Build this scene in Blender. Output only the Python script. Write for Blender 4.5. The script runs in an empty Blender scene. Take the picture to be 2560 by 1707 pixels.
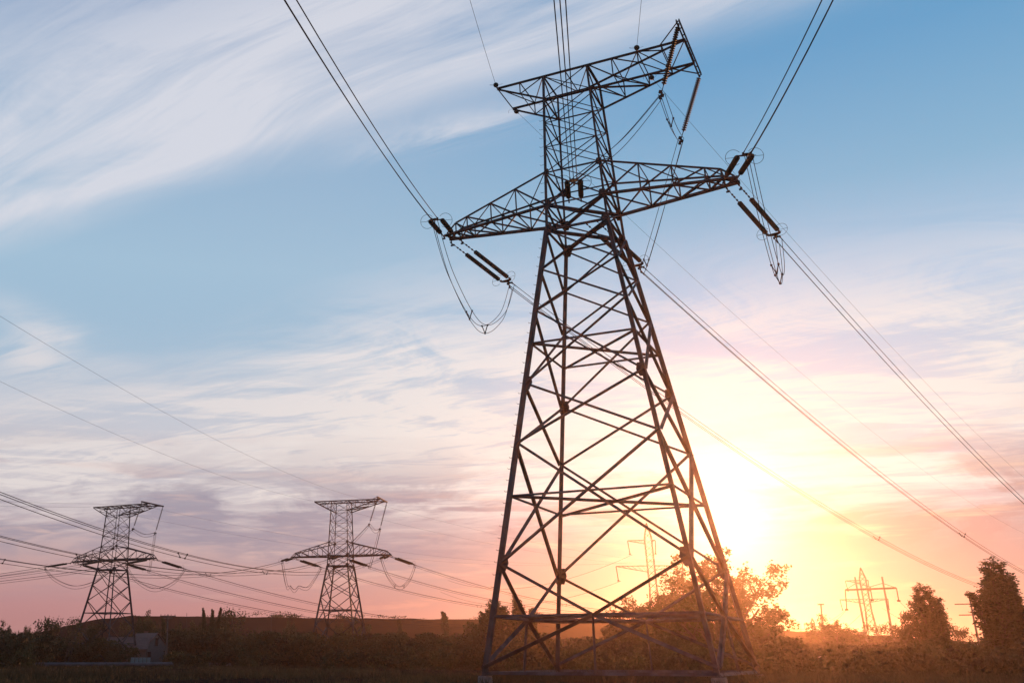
import bpy, math, random
import numpy as np
from mathutils import Vector, Matrix
SC = bpy.context.scene
COL = SC.collection
rad = math.radians
PI = math.pi

# ------------------------------------------------------------------ camera
EYE = Vector((0, 0, 1.18))
PITCH = rad(23.9585)
FPX, PPX, PPY = 2455.6, 947.2, 555.1          # focal length and optical axis in photo pixels (2560 wide)
cam = bpy.data.cameras.new('camera')
cam.sensor_width = 36.0
cam.lens = 36.0 * FPX / 2560
cam.shift_x = (1280 - PPX) / 2560
cam.shift_y = -(853.5 - PPY) / 2560
cam.clip_start = 0.1
cam.clip_end = 6000
co = bpy.data.objects.new('camera', cam)
co.location = EYE
co.rotation_euler = (PI / 2 + PITCH, 0, 0)
COL.objects.link(co)
SC.camera = co
SC.view_settings.view_transform = 'Standard'
SC.view_settings.look = 'None'
SC.view_settings.exposure = 0.0
SC.view_settings.gamma = 1.0
SC.cycles.use_denoising = True
SC.cycles.max_bounces = 6
SC.cycles.volume_bounces = 0
SC.cycles.transparent_max_bounces = 8

def at(px, py, dist):
    """point seen at photo pixel (px, py) at a horizontal distance of dist metres"""
    dx, dy = (px - PPX) / FPX, -(py - PPY) / FPX
    c, s = math.cos(PITCH), math.sin(PITCH)
    v = Vector((dx, c - s * dy, s + c * dy))
    k = dist / math.hypot(v.x, v.y)
    return EYE + v * k
def foot(px, dist):
    p = at(px, 1646, dist)
    return Vector((p.x, p.y, 0))

SUN_DIR = (at(1822, 1288, 1000) - EYE).normalized()
SUN_EL = math.asin(SUN_DIR.z)
SUN_AZ = math.atan2(SUN_DIR.x, SUN_DIR.y)

# ------------------------------------------------------------------ sky
def lin(r, g, b, k=1.0):
    f = lambda c: (c / 255 / 12.92 if c <= 10.3 else ((c / 255 + .055) / 1.055) ** 2.4)
    return (f(r) * k, f(g) * k, f(b) * k, 1)
world = bpy.data.worlds.new('World')
SC.world = world
world.use_nodes = True
WT = world.node_tree
WT.nodes.clear()
class S:
    """a float socket with arithmetic"""
    def __init__(s, o): s.o = o
    def _m(op, a, b=None, c=None, clamp=False):
        n = WT.nodes.new('ShaderNodeMath'); n.operation = op; n.use_clamp = clamp
        for i, v in enumerate((a, b, c)):
            if v is None: continue
            if isinstance(v, S): WT.links.new(v.o, n.inputs[i])
            else: n.inputs[i].default_value = v
        return S(n.outputs[0])
    def __add__(a, b): return S._m('ADD', a, b)
    __radd__ = __add__
    def __sub__(a, b): return S._m('SUBTRACT', a, b)
    def __rsub__(a, b): return S._m('SUBTRACT', b, a)
    def __mul__(a, b): return S._m('MULTIPLY', a, b)
    __rmul__ = __mul__
    def __truediv__(a, b): return S._m('DIVIDE', a, b)
    def __rtruediv__(a, b): return S._m('DIVIDE', b, a)
    def exp(a): return S._m('EXPONENT', a)
def clamp01(a): return S._m('ADD', a, 0.0, clamp=True)
def smooth(a, lo, hi):
    n = WT.nodes.new('ShaderNodeMapRange'); n.interpolation_type = 'SMOOTHSTEP'
    WT.links.new(a.o, n.inputs[0]); n.inputs[1].default_value = lo; n.inputs[2].default_value = hi
    return S(n.outputs[0])
def bell(a, mid, wid):
    q = (a - mid) / wid
    return (q * q * -1.0).exp()
def vec(x, y, z=0.0):
    n = WT.nodes.new('ShaderNodeCombineXYZ')
    for i, v in enumerate((x, y, z)):
        if isinstance(v, S): WT.links.new(v.o, n.inputs[i])
        else: n.inputs[i].default_value = v
    return n.outputs[0]
def noise(v, scale, detail=5, rough=.55, dist=0.0):
    n = WT.nodes.new('ShaderNodeTexNoise'); WT.links.new(v, n.inputs['Vector'])
    n.inputs['Scale'].default_value = scale; n.inputs['Detail'].default_value = detail
    n.inputs['Roughness'].default_value = rough; n.inputs['Distortion'].default_value = dist
    return S(n.outputs[0])
def ramp(a, stops):
    n = WT.nodes.new('ShaderNodeValToRGB'); WT.links.new(a.o, n.inputs[0])
    e = n.color_ramp.elements
    e[0].position, e[0].color = stops[0][0], stops[0][1]
    e[1].position, e[1].color = stops[1][0], stops[1][1]
    for p, c in stops[2:]:
        k = e.new(p); k.color = c
    return n.outputs[0]
def mix(f, a, b, op='MIX'):
    n = WT.nodes.new('ShaderNodeMix'); n.data_type = 'RGBA'; n.blend_type = op
    if isinstance(f, S): WT.links.new(f.o, n.inputs[0])
    else: n.inputs[0].default_value = f
    for i, v in ((6, a), (7, b)):
        if isinstance(v, tuple): n.inputs[i].default_value = v
        else: WT.links.new(v, n.inputs[i])
    return n.outputs[2]
tc = WT.nodes.new('ShaderNodeTexCoord')
nrm = WT.nodes.new('ShaderNodeVectorMath'); nrm.operation = 'NORMALIZE'
WT.links.new(tc.outputs['Generated'], nrm.inputs[0])
sx = WT.nodes.new('ShaderNodeSeparateXYZ'); WT.links.new(nrm.outputs[0], sx.inputs[0])
dx, dy, dz = (S(sx.outputs[i]) for i in range(3))
el = S._m('ARCSINE', dz) * (180 / PI)
az = S._m('ARCTAN2', dx, dy) * (180 / PI)
dp = WT.nodes.new('ShaderNodeVectorMath'); dp.operation = 'DOT_PRODUCT'
WT.links.new(nrm.outputs[0], dp.inputs[0]); dp.inputs[1].default_value = SUN_DIR
th = S._m('ARCCOSINE', S._m('MINIMUM', S(dp.outputs['Value']), 1.0)) * (180 / PI)
# cloud layer laid out on a level sheet overhead: s runs along the streaks, t across them
zc = S._m('MAXIMUM', dz, 0.03)
X, Y = dx / zc, dy / zc
t_ = X * .505 + Y * .863
s_ = X * .863 - Y * .505
elN = clamp01(el / 45.0)
E = lambda e: e / 45.0
left = ramp(elN, [(0, lin(172, 126, 136)), (E(2.6), lin(190, 138, 144)), (E(5), lin(196, 162, 164)), (E(8), lin(186, 180, 192)),
                  (E(12), lin(172, 188, 210)), (E(16), lin(156, 190, 216)), (E(21), lin(164, 196, 220)), (E(28), lin(152, 184, 214)), (E(36), lin(126, 158, 198)), (1, lin(104, 142, 188))])
right = ramp(elN, [(0, lin(190, 138, 124)), (E(3), lin(176, 144, 142)), (E(5.5), lin(164, 146, 154)), (E(9), lin(184, 190, 206)), (E(13), lin(192, 206, 226)),
                   (E(18), lin(180, 206, 232)), (E(24), lin(138, 184, 216)), (E(31), lin(106, 164, 208)), (1, lin(90, 148, 196))])
base = mix(smooth(az, -8.0, 22.0), left, right)
warp = noise(vec(s_ * .6, t_ * .6, 3.0), 1.0, 2, .5)
st = vec(s_ * .75 + warp * .7, t_ * 2.6 + warp * 1.6, 0.0)
sr, tr = s_ * .978 - t_ * .208, t_ * .978 + s_ * .208
n1 = noise(st, 1.0, 7, .62, .25)
n4 = noise(vec(sr * 1.3 + warp, tr * 24.0 + warp * 11.0, 2.0), 1.0, 5, .62, .5)
n5 = noise(vec(s_ * .8, t_ * 1.6, 9.0), 1.0, 3, .5, .3)
n2 = noise(vec(sr * 1.5, tr * 7.0 + warp * 4.2, 7.0), 1.0, 7, .66, .9)
# high cirrus sheet with its sharp lower edge
edge = t_ + (n1 - .5) * .22 + (n5 - .5) * .16 + (n4 - .5) * .05
sheet = smooth(edge, .62, 1.22) * (1.0 - smooth(edge, 1.36, 1.64))
sheet = sheet * clamp01(-.10 + n1 * .9 + n5 * .9 + (n2 - .5) * 1.5 + (n4 - .5) * .8 - smooth(s_, -.3, 1.1) * .25)
sheet = sheet * (1.0 - smooth(X, .62, 1.1) * .9)
tail = bell(t_ - s_ * .06, 1.67, .06) * bell(s_, -.75, .22) * smooth(n2, .3, .65) * .85
streak = bell(t_, 1.44, .05) * bell(s_, -1.7, 1.0) * .35
# thin veils lower down
n3 = noise(vec(s_ * 1.1 + warp * 2.4, t_ * 1.7 - s_ * .3 + warp * 2.8, 21.0), 1.0, 9, .66, 1.1)
veil = smooth(t_ - bell(az, 2.0, 9.0) * -.4, 2.3, 3.6) * smooth(n1 * .2 + n3 * .5 + n2 * .2 + n4 * .1, .42, .58)
veil = veil * smooth(el, 5.0, 10.0) * .95
curl = bell(az + el * .55, -11.6, 2.2) * bell(el - az * .12, 17.6, 1.1) * smooth(n2, .35, .6) * .7
puff = bell(az, -3.5, 5.0) * bell(el - (az + 3.5) * .14, 15.2, 1.3) * smooth(n1, .32, .62) * .8
puff2 = bell(az, -19.0, 3.2) * bell(el + (az + 19) * .32, 16.6, .95) * smooth(n1, .3, .6) * .8
haze_lo = bell(el, 11.0, 4.5) * .5
cov = clamp01(sheet + tail + streak + veil + curl + puff + puff2 + haze_lo)
ccol = mix(smooth(el, 9.0, 24.0), mix(smooth(az, -14.0, 12.0), lin(234, 226, 224), lin(250, 243, 234)), lin(222, 224, 234))
c1 = mix(cov * .92, base, ccol)
# low grey-mauve banks and pink gaps near the horizon
b1 = noise(vec(az * .09, el * .34 + warp * .6, 11.0), 1.0, 7, .6, .8)
b2 = noise(vec(az * .12, el * 1.1, 5.0), 1.0, 5, .6, .2)
bank = smooth(b1 * .65 + b2 * .35, .45, .58) * bell(el, 7.2, 2.8)
bank = clamp01(bank + bell(az, 29.0, 7.0) * bell(el, 5.6, 1.6) * smooth(b1, .36, .56) * .9 + bell(az, -1.0, 9.0) * bell(el - az * -.05, 6.3, 1.5) * smooth(b2, .30, .55) * .8)
bcol = mix(smooth(az, -5.0, 20.0), lin(150, 146, 166), lin(176, 146, 150))
c2 = mix(clamp01(bank * .85), c1, bcol)
gap = smooth(b2, .52, .68) * bell(el, 6.0, 3.4) * .55
c3 = mix(gap, c2, mix(smooth(az, -5.0, 20.0), lin(240, 204, 192), lin(255, 226, 190)))
strp = smooth(b2, .5, .6) * bell(el, 2.8, 1.6) * .35
c3 = mix(strp, c3, mix(smooth(az, -12.0, 8.0), lin(172, 128, 142), lin(236, 160, 140)))
# glow of the low sun behind thin cloud
wide = (th * -1.0 / 9.0).exp()
core = bell(th, 0.0, 2.4)
lift = bell(az, 18.0, 7.5) * bell(el, 11.5, 4.0) * smooth(b1, .30, .62)
glowA = WT.nodes.new('ShaderNodeVectorMath'); glowA.operation = 'SCALE'
glowA.inputs[0].default_value = (1.0, .62, .26); WT.links.new((wide * .05).o, glowA.inputs['Scale'])
glowB = WT.nodes.new('ShaderNodeVectorMath'); glowB.operation = 'SCALE'
glowB.inputs[0].default_value = (1.0, .86, .58); WT.links.new((core * .8 + lift * .04).o, glowB.inputs['Scale'])
c4 = mix(1.0, c3, glowA.outputs[0], 'ADD')
c5 = mix(1.0, c4, glowB.outputs[0], 'ADD')
sky = WT.nodes.new('ShaderNodeTexSky')
sky.sky_type = 'NISHITA'; sky.sun_disc = False
sky.sun_elevation = SUN_EL; sky.sun_rotation = SUN_AZ
bgN = WT.nodes.new('ShaderNodeBackground'); WT.links.new(sky.outputs[0], bgN.inputs[0]); bgN.inputs[1].default_value = .05
bgC = WT.nodes.new('ShaderNodeBackground'); WT.links.new(c5, bgC.inputs[0]); bgC.inputs[1].default_value = 1.0
msh = WT.nodes.new('ShaderNodeMixShader'); msh.inputs[0].default_value = .94
WT.links.new(bgN.outputs[0], msh.inputs[1]); WT.links.new(bgC.outputs[0], msh.inputs[2])
wo = WT.nodes.new('ShaderNodeOutputWorld'); WT.links.new(msh.outputs[0], wo.inputs[0])
world.cycles.sampling_method = 'MANUAL'
world.cycles.sample_map_resolution = 512

# ------------------------------------------------------------------ sun
sl = bpy.data.lights.new('sun', 'SUN')
sl.energy = 4.0
sl.angle = rad(0.6)
sl.color = (1.0, .41, .16)
so = bpy.data.objects.new('sun', sl)
so.rotation_euler = (-SUN_DIR).to_track_quat('-Z', 'Y').to_euler()
so.location = (0, 0, 200)
COL.objects.link(so)

# ------------------------------------------------------------------ materials
def mat(name, c, rough=.7, metal=0.0, var=.25, scale=3.0, c2=None, bump=0.0, trans=0.0, coord='Object', ior=1.5, spec=.5):
    m = bpy.data.materials.new(name); m.use_nodes = True
    nt = m.node_tree; b = nt.nodes['Principled BSDF']
    tcn = nt.nodes.new('ShaderNodeTexCoord')
    nz = nt.nodes.new('ShaderNodeTexNoise'); nz.inputs['Scale'].default_value = scale; nz.inputs['Detail'].default_value = 6
    nt.links.new(tcn.outputs[coord], nz.inputs['Vector'])
    r = nt.nodes.new('ShaderNodeValToRGB')
    d = c2 or tuple(v * (1 - var) for v in c)
    u = tuple(min(1, v * (1 + var)) for v in c) if c2 is None else c
    r.color_ramp.elements[0].position = .35; r.color_ramp.elements[0].color = (*d, 1)
    r.color_ramp.elements[1].position = .65; r.color_ramp.elements[1].color = (*u, 1)
    nt.links.new(nz.outputs[0], r.inputs[0]); nt.links.new(r.outputs[0], b.inputs['Base Color'])
    b.inputs['Roughness'].default_value = rough; b.inputs['Metallic'].default_value = metal
    b.inputs['Transmission Weight'].default_value = trans; b.inputs['IOR'].default_value = ior
    b.inputs['Specular IOR Level'].default_value = spec
    if bump:
        bp = nt.nodes.new('ShaderNodeBump'); bp.inputs['Strength'].default_value = bump
        nt.links.new(nz.outputs[0], bp.inputs['Height']); nt.links.new(bp.outputs[0], b.inputs['Normal'])
    return m
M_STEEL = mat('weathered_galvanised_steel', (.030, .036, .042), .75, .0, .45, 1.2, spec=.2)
M_DARK = mat('dark_fittings', (.022, .024, .027), .85, 0, spec=.08)
M_WIRE = mat('aluminium_wire', (.030, .030, .034), .9, 0, spec=.08)
M_GLASS = mat('insulator_glass', (.018, .028, .020), .6, 0, .1, 2, trans=.03, spec=.12)
M_CONC = mat('concrete', (.11, .10, .095), .9, 0, .25, 4, bump=.3)
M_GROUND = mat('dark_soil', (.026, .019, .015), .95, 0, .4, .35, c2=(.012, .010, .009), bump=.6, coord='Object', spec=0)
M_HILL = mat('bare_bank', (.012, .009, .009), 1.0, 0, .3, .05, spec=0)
M_LEAF = mat('foliage', (.050, .068, .024), .7, 0, .3, .35, c2=(.030, .040, .016), spec=.2)
M_LEAF2 = mat('olive_foliage', (.070, .070, .026), .7, 0, .3, .4, c2=(.040, .042, .018), spec=.2)
M_BUSH = mat('scrub_foliage', (.055, .062, .022), .8, 0, .3, .12, c2=(.026, .026, .014), spec=.15)
M_GRASS = mat('dry_grass', (.060, .055, .026), .8, 0, .3, .06, c2=(.022, .022, .013), spec=.15)
M_BARK = mat('bark', (.050, .040, .032), .9, 0, .3, 5)
M_WALL = mat('white_render', (.10, .10, .097), .8, 0, .1, 2)
M_ROOF = mat('brown_roof', (.10, .055, .045), .8, 0, .2, 3)
M_BRICK = mat('brown_brick', (.12, .07, .055), .9, 0, .25, 6)
M_PANE = mat('dark_window', (.02, .022, .025), .15)
M_FENCE = mat('pale_blue_fence', (.10, .15, .16), .7, 0, .15, 2)
M_PIPE = mat('pipe_lagging', (.045, .050, .058), .8, 0, .25, .6)
M_WOOD = mat('weathered_wood', (.075, .06, .05), .9, 0, .25, 3)
M_PALE = mat('pale_sheet_roof', (.55, .52, .50), .5, 0, .12, .5)
M_CTOWER = mat('tower_concrete', (.34, .30, .31), .9, 0, .1, .05)
# thin leaves let some of the sun through
for m, tl in ((M_LEAF, .3), (M_LEAF2, .3), (M_BUSH, .14), (M_GRASS, .24)):
    nt = m.node_tree; b = nt.nodes['Principled BSDF']; out = nt.nodes['Material Output']
    tr = nt.nodes.new('ShaderNodeBsdfTranslucent'); mx = nt.nodes.new('ShaderNodeMixShader'); mx.inputs[0].default_value = tl
    cr = [n for n in nt.nodes if n.type == 'VALTORGB'][0]
    nt.links.new(cr.outputs[0], tr.inputs[0]); nt.links.new(b.outputs[0], mx.inputs[1]); nt.links.new(tr.outputs[0], mx.inputs[2])
    nt.links.new(mx.outputs[0], out.inputs[0])

# ------------------------------------------------------------------ mesh helpers
def V(*a): return Vector(a)
class MB:
    def __init__(s): s.v = []; s.f = []
    def add(s, vs, fs):
        k = len(s.v); s.v += [tuple(v) for v in vs]; s.f += [tuple(i + k for i in f) for f in fs]
    def prism(s, p0, p1, sec0, a, b, sec1=None, cap=True):
        sec1 = sec1 or sec0; n = len(sec0)
        vs = [p0 + a * x + b * y for x, y in sec0] + [p1 + a * x + b * y for x, y in sec1]
        fs = [(i, (i + 1) % n, n + (i + 1) % n, n + i) for i in range(n)]
        if cap: fs += [tuple(range(n))[::-1], tuple(range(n, 2 * n))]
        s.add(vs, fs)
    def angle(s, p0, p1, w, t=None, hint=V(0, 0, 1)):
        """rolled steel angle: two flanges meeting in a heel"""
        p0, p1 = Vector(p0), Vector(p1); t = t or w * .12
        d = (p1 - p0).normalized()
        h = Vector(hint); h = h - d * h.dot(d)
        if h.length < 1e-4: h = Vector((1, 0, 0)) - d * d.x
        if h.length < 1e-4: h = Vector((0, 1, 0)) - d * d.y
        h.normalize(); g = d.cross(h)
        a = (h + g).normalized(); b = (h - g).normalized() * -1
        o = w * .35
        sec = [(-o, -o), (w - o, -o), (w - o, t - o), (t - o, t - o), (t - o, w - o), (-o, w - o)]
        s.prism(p0, p1, sec, a, b)
    def bar(s, p0, p1, w, h=None, up=V(0, 0, 1)):
        p0, p1 = Vector(p0), Vector(p1); h = h or w
        d = (p1 - p0).normalized(); u = Vector(up) - d * Vector(up).dot(d)
        if u.length < 1e-4: u = Vector((1, 0, 0)) - d * d.x
        u.normalize(); g = d.cross(u)
        s.prism(p0, p1, [(-w / 2, -h / 2), (w / 2, -h / 2), (w / 2, h / 2), (-w / 2, h / 2)], g, u)
    def tube(s, pts, r, n=5, r1=None):
        pts = [Vector(p) for p in pts]; m = len(pts); r1 = r if r1 is None else r1
        k = len(s.v)
        for i, p in enumerate(pts):
            d = (pts[min(i + 1, m - 1)] - pts[max(i - 1, 0)]).normalized()
            u = Vector((0, 0, 1)) if abs(d.z) < .9 else Vector((1, 0, 0))
            g = d.cross(u).normalized(); h = g.cross(d)
            rr = r + (r1 - r) * i / max(1, m - 1)
            for j in range(n):
                a = 2 * PI * j / n
                s.v.append(tuple(p + g * math.cos(a) * rr + h * math.sin(a) * rr))
        for i in range(m - 1):
            for j in range(n):
                s.f.append((k + i * n + j, k + i * n + (j + 1) % n, k + (i + 1) * n + (j + 1) % n, k + (i + 1) * n + j))
        s.f.append(tuple(k + j for j in range(n))[::-1]); s.f.append(tuple(k + (m - 1) * n + j for j in range(n)))
    def box(s, c, sx, sy, sz):
        x, y, z = c
        vs = [(x + a * sx / 2, y + b * sy / 2, z + e * sz / 2) for e in (-1, 1) for a, b in ((-1, -1), (1, -1), (1, 1), (-1, 1))]
        s.add(vs, [(3, 2, 1, 0), (4, 5, 6, 7), (0, 1, 5, 4), (1, 2, 6, 5), (2, 3, 7, 6), (3, 0, 4, 7)])
    def lathe(s, prof, n, org=V(0, 0, 0), ax=V(0, 0, 1)):
        """prof: (radius, height) pairs along axis ax"""
        ax = Vector(ax).normalized(); u = Vector((0, 0, 1)) if abs(ax.z) < .9 else Vector((1, 0, 0))
        g = ax.cross(u).normalized(); h = g.cross(ax); k = len(s.v)
        for r, z in prof:
            for j in range(n):
                a = 2 * PI * j / n
                s.v.append(tuple(org + ax * z + g * math.cos(a) * r + h * math.sin(a) * r))
        for i in range(len(prof) - 1):
            for j in range(n):
                s.f.append((k + i * n + j, k + (i + 1) * n + j, k + (i + 1) * n + (j + 1) % n, k + i * n + (j + 1) % n))
        s.f.append(tuple(k + j for j in range(n))); s.f.append(tuple(k + (len(prof) - 1) * n + j for j in range(n))[::-1])
    def mesh(s, name):
        me = bpy.data.meshes.new(name); me.from_pydata(s.v, [], s.f); me.update(); return me
    def build(s, name, m, parent=None, label=None):
        me = s.mesh(name); me.materials.append(m)
        o = bpy.data.objects.new(name, me); COL.objects.link(o)
        if parent: o.parent = parent
        if label: o['label'] = label
        return o
def quads(name, arr, m, parent=None):
    """arr: (N,4,3) array of quads"""
    n = len(arr); me = bpy.data.meshes.new(name)
    me.vertices.add(n * 4); me.vertices.foreach_set('co', arr.reshape(-1).astype(np.float32))
    me.loops.add(n * 4); me.loops.foreach_set('vertex_index', np.arange(n * 4, dtype=np.int32))
    me.polygons.add(n); me.polygons.foreach_set('loop_start', np.arange(0, n * 4, 4, dtype=np.int32))
    me.polygons.foreach_set('loop_total', np.full(n, 4, dtype=np.int32))
    me.update(calc_edges=True); me.materials.append(m)
    o = bpy.data.objects.new(name, me); COL.objects.link(o)
    if parent: o.parent = parent
    return o
def tag(o, label=None, cat=None, group=None, kind=None):
    if label: o['label'] = label
    if cat: o['category'] = cat
    if group: o['group'] = group
    if kind: o['kind'] = kind
    return o
def empty(name, loc=(0, 0, 0), rz=0.0):
    o = bpy.data.objects.new(name, None); o.empty_display_size = .5
    o.location = loc; o.rotation_euler = (0, 0, rz); COL.objects.link(o); return o
def copy_tree(o, parent=None):
    c = o.copy(); COL.objects.link(c); c.parent = parent
    for ch in [x for x in CH.get(o.name, [])]: copy_tree(ch, c)
    return c
CH = {}
def index_children():
    CH.clear()
    for o in COL.objects:
        if o.parent: CH.setdefault(o.parent.name, []).append(o)

# ------------------------------------------------------------------ lattice tower
U = 6.0
ZL = dict(base=-.138, H5=.349, N5=.804, H4=1.422, N4=1.931, N3=2.537, H2=2.965, N2=3.328, N1=3.801, K=4.268, X0=4.575, X1=4.977, T0=5.944, T1=6.252)
B0, BK, BT = 1.0, .336, .260
def half(z):
    if z <= ZL['K']: return B0 + (BK - B0) * (z - ZL['base']) / (ZL['K'] - ZL['base'])
    return BK + (BT - BK) * (z - ZL['K']) / (ZL['T1'] - ZL['K'])
CORN = {'A': (-1, -1), 'C': (1, -1), 'D': (1, 1), 'B': (-1, 1)}
FACES = [('A', 'C'), ('C', 'D'), ('D', 'B'), ('B', 'A')]
PHI = {'c': 0}
def build_tower(name, zbase, tall):
    root = empty(name)
    P = lambda u, v, z: V(u * U, v * U, (z - zbase) * U)
    def corner(k, z, inset=0.0):
        w = half(z) - inset; a, b = CORN[k]; return P(a * w, b * w, z)
    ctr = lambda z: P(0, 0, z)
    lw = .27
    # legs and footings
    for k in 'ACDB':
        a, b = CORN[k]; hint = V(-a, -b, 0); m = MB()
        m.angle(corner(k, zbase), corner(k, ZL['K']), lw, .03, hint)
        m.angle(corner(k, ZL['K']) - V(0, 0, .1), corner(k, ZL['T1']), .145, .02, hint)
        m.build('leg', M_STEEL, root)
        f = MB(); c = corner(k, zbase)
        f.lathe([(.42, -.75), (.38, -.04), (.34, 0.0)], 12, c)
        ft = f.build('concrete_footing', M_CONC, root)
        q = MB(); q.box(c + V(0, 0, .02), .62, .62, .03)
        for s1, s2 in ((1, 0), (0, 1), (-1, 0), (0, -1)):
            q.add([c + V(s1 * .3, s2 * .3, .035), c + V(s1 * .12, s2 * .12, .6), c + V(s1 * .10, s2 * .10, .6), c + V(s1 * .28, s2 * .28, .035)], [(0, 1, 2, 3)])
        q.build('shoe_plate', M_STEEL, root)
    def brace(p, q, w=.15, hint=None, nm='diagonal_brace'):
        m = MB(); h = hint if hint is not None else V(0, 0, 1)
        m.angle(p, q, w, w * .13, h); return m.build(nm, M_STEEL, root)
    nodes = ['N5', 'N4', 'N3', 'N2', 'N1', 'K'] if tall else ['N3', 'N2', 'N1', 'K']
    for i, (k0, k1) in enumerate(FACES):
        n = (corner(k0, 3.) + corner(k1, 3.)) / 2; n.z = 0; n.normalize()
        off = n * .09
        for a, b in zip(nodes, nodes[1:]):
            w = {'N5': .19, 'N4': .17, 'N3': .15, 'N2': .14, 'N1': .13}[a]
            brace(corner(k0, ZL[a]) + off, corner(k1, ZL[b]) + off, w, n)
            brace(corner(k1, ZL[a]) - off * .2, corner(k0, ZL[b]) - off * .2, w, -n)
        # base panel: K bracing down from the first gusset
        top = nodes[0]; hz = ZL['H5'] if tall else 2.08
        mid = (corner(k0, hz) + corner(k1, hz)) / 2 + off
        for k in (k0, k1):
            brace(corner(k, ZL[top]) + off, mid, .19, n)
            brace(mid, corner(k, zbase) + V(0, 0, .45) + off, .22, n)
        brace(corner(k0, hz), corner(k1, hz), .17, n, 'horizontal_strut')
        brace(mid, (corner(k0, zbase) + corner(k1, zbase)) / 2 + V(0, 0, .1), .12, n, 'upright_strut')
        brace(corner(k0, zbase) + V(0, 0, .12), corner(k1, zbase) + V(0, 0, .12), .2, n, 'ground_beam')
        for H in ((['H4', 'H2'] if tall else ['H2']) + ['K']):
            brace(corner(k0, ZL[H]), corner(k1, ZL[H]), .14, n, 'horizontal_strut')
        # upper body lacing, one lattice panel per face
        lv = [ZL['K'], ZL['X0'], ZL['X1']] + [ZL['X1'] + (ZL['T0'] - ZL['X1']) * j / 3 for j in (1, 2)] + [ZL['T0'], ZL['T1']]
        m = MB()
        for a, b in zip(lv, lv[1:]):
            w = .11 if a < ZL['X1'] - .01 else .068
            o2 = n * .05
            m.angle(corner(k0, a) + o2, corner(k1, b) + o2, w, None, n)
            m.angle(corner(k1, a) - o2, corner(k0, b) - o2, w, None, -n)
        for z in (lv[1], lv[2], lv[3], lv[4], lv[5], lv[6]):
            m.angle(corner(k0, z), corner(k1, z), .10 if z not in (lv[3], lv[4]) else .07, None, n)
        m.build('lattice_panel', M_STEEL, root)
    # level frames across the tower
    for H in (['H4', 'H2'] if tall else ['H2']):
        brace(corner('A', ZL[H]), corner('D', ZL[H]), .13, V(0, 0, -1), 'plan_brace')
        brace(corner('B', ZL[H]) + V(0, 0, -.1), corner('C', ZL[H]) + V(0, 0, -.1), .13, V(0, 0, 1), 'plan_brace')
    hz = ZL['H5'] if tall else 2.08
    mids = [(corner(a, hz) + corner(b, hz)) / 2 for a, b in FACES]
    for i in range(4): brace(mids[i], mids[(i + 1) % 4], .16, V(0, 0, 1), 'plan_brace')
    for z in (ZL['X0'], ZL['K']):
        brace(corner('A', z), corner('D', z), .2, V(0, 0, -1), 'plan_brace')
        brace(corner('B', z) + V(0, 0, -.12), corner('C', z) + V(0, 0, -.12), .2, V(0, 0, 1), 'plan_brace')
    # gusset plates at the spliced joints
    for k in 'ACDB':
        for H, sz in (([('N5', .95), ('N3', .85)] if tall else [('N3', .85)]) + [('K', .85), ('X0', .7), ('X1', .5)]):
            a, b = CORN[k]; c = corner(k, ZL[H]); m = MB(); z0, z1 = ZL[H] - sz / 2 / U, ZL[H] + sz / 2 / U
            lo, hi = corner(k, z0), corner(k, z1)
            for dx_, dy_ in ((-a, 0), (0, -b)):
                out = V(a * .045 if dx_ == 0 else 0, b * .045 if dy_ == 0 else 0, 0)
                d = V(dx_, dy_, 0) * sz * .52; e = V(-dx_, -dy_, 0) * .08
                pts = [lo + e + out, lo + d * .7 + out, (lo + hi) / 2 + d + out, hi + d * .7 + out, hi + e + out]
                t = V(a * .02 if dx_ == 0 else 0, b * .02 if dy_ == 0 else 0, 0)
                m.add(pts + [p + t for p in pts], [(0, 1, 2, 3, 4), (9, 8, 7, 6, 5)] + [(i, (i + 1) % 5, 5 + (i + 1) % 5, 5 + i) for i in range(5)])
                if tall:
                    for r in range(5):
                        for q in (.12, .32, .6):
                            p = lo.lerp(hi, .12 + r * .19) + d * q + out
                            m.box(p + V(out.x, out.y, 0) * .8, .045, .045, .045)
            m.build('gusset_plate', M_STEEL, root)
    # lower crossarms
    us = [.32, .70, 1.03, 1.355, 1.512]; TIP = 1.665
    vw = lambda u: .32 + (.06 - .32) * (u - .32) / (TIP - .32)
    zt = lambda u: ZL['X1'] - (ZL['X1'] - 4.692) * (u - .31) / (1.512 - .31)
    for sg in (-1, 1):
        arm = empty('lower_crossarm'); arm.parent = root
        Bt = lambda u, s: P(sg * u, s * vw(u), ZL['X0'])
        Tp = lambda u, s: P(sg * u, s * vw(u), zt(u))
        for s in (-1, 1):
            m = MB(); m.bar(Bt(.32, s), Bt(TIP, s) + V(0, 0, 0), .10, .17, V(0, 0, 1))
            m.bar(Bt(.32, s) + V(0, s * .05, -.088), Bt(TIP, s) + V(0, s * .05, -.088), .24 if s < 0 else .18, .02, V(0, 0, 1))
            m.build('bottom_chord', M_STEEL, arm)
            m = MB(); m.angle(Tp(.31, s), Tp(1.512, s), .11, .014, V(0, 0, -1)); m.angle(Tp(1.512, s), Bt(TIP - .03, s) + V(0, 0, .1), .1, .014, V(0, 0, -1))
            m.build('top_chord', M_STEEL, arm)
            m = MB()
            for j in range(1, len(us)):
                m.angle(Bt(us[j], s), Tp(us[j], s), .07)
                m.angle(Bt(us[j - 1], s), Tp(us[j], s), .09)
            m.build('side_lacing', M_STEEL, arm)
        m = MB(); uu = us + [TIP - .02]
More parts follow.
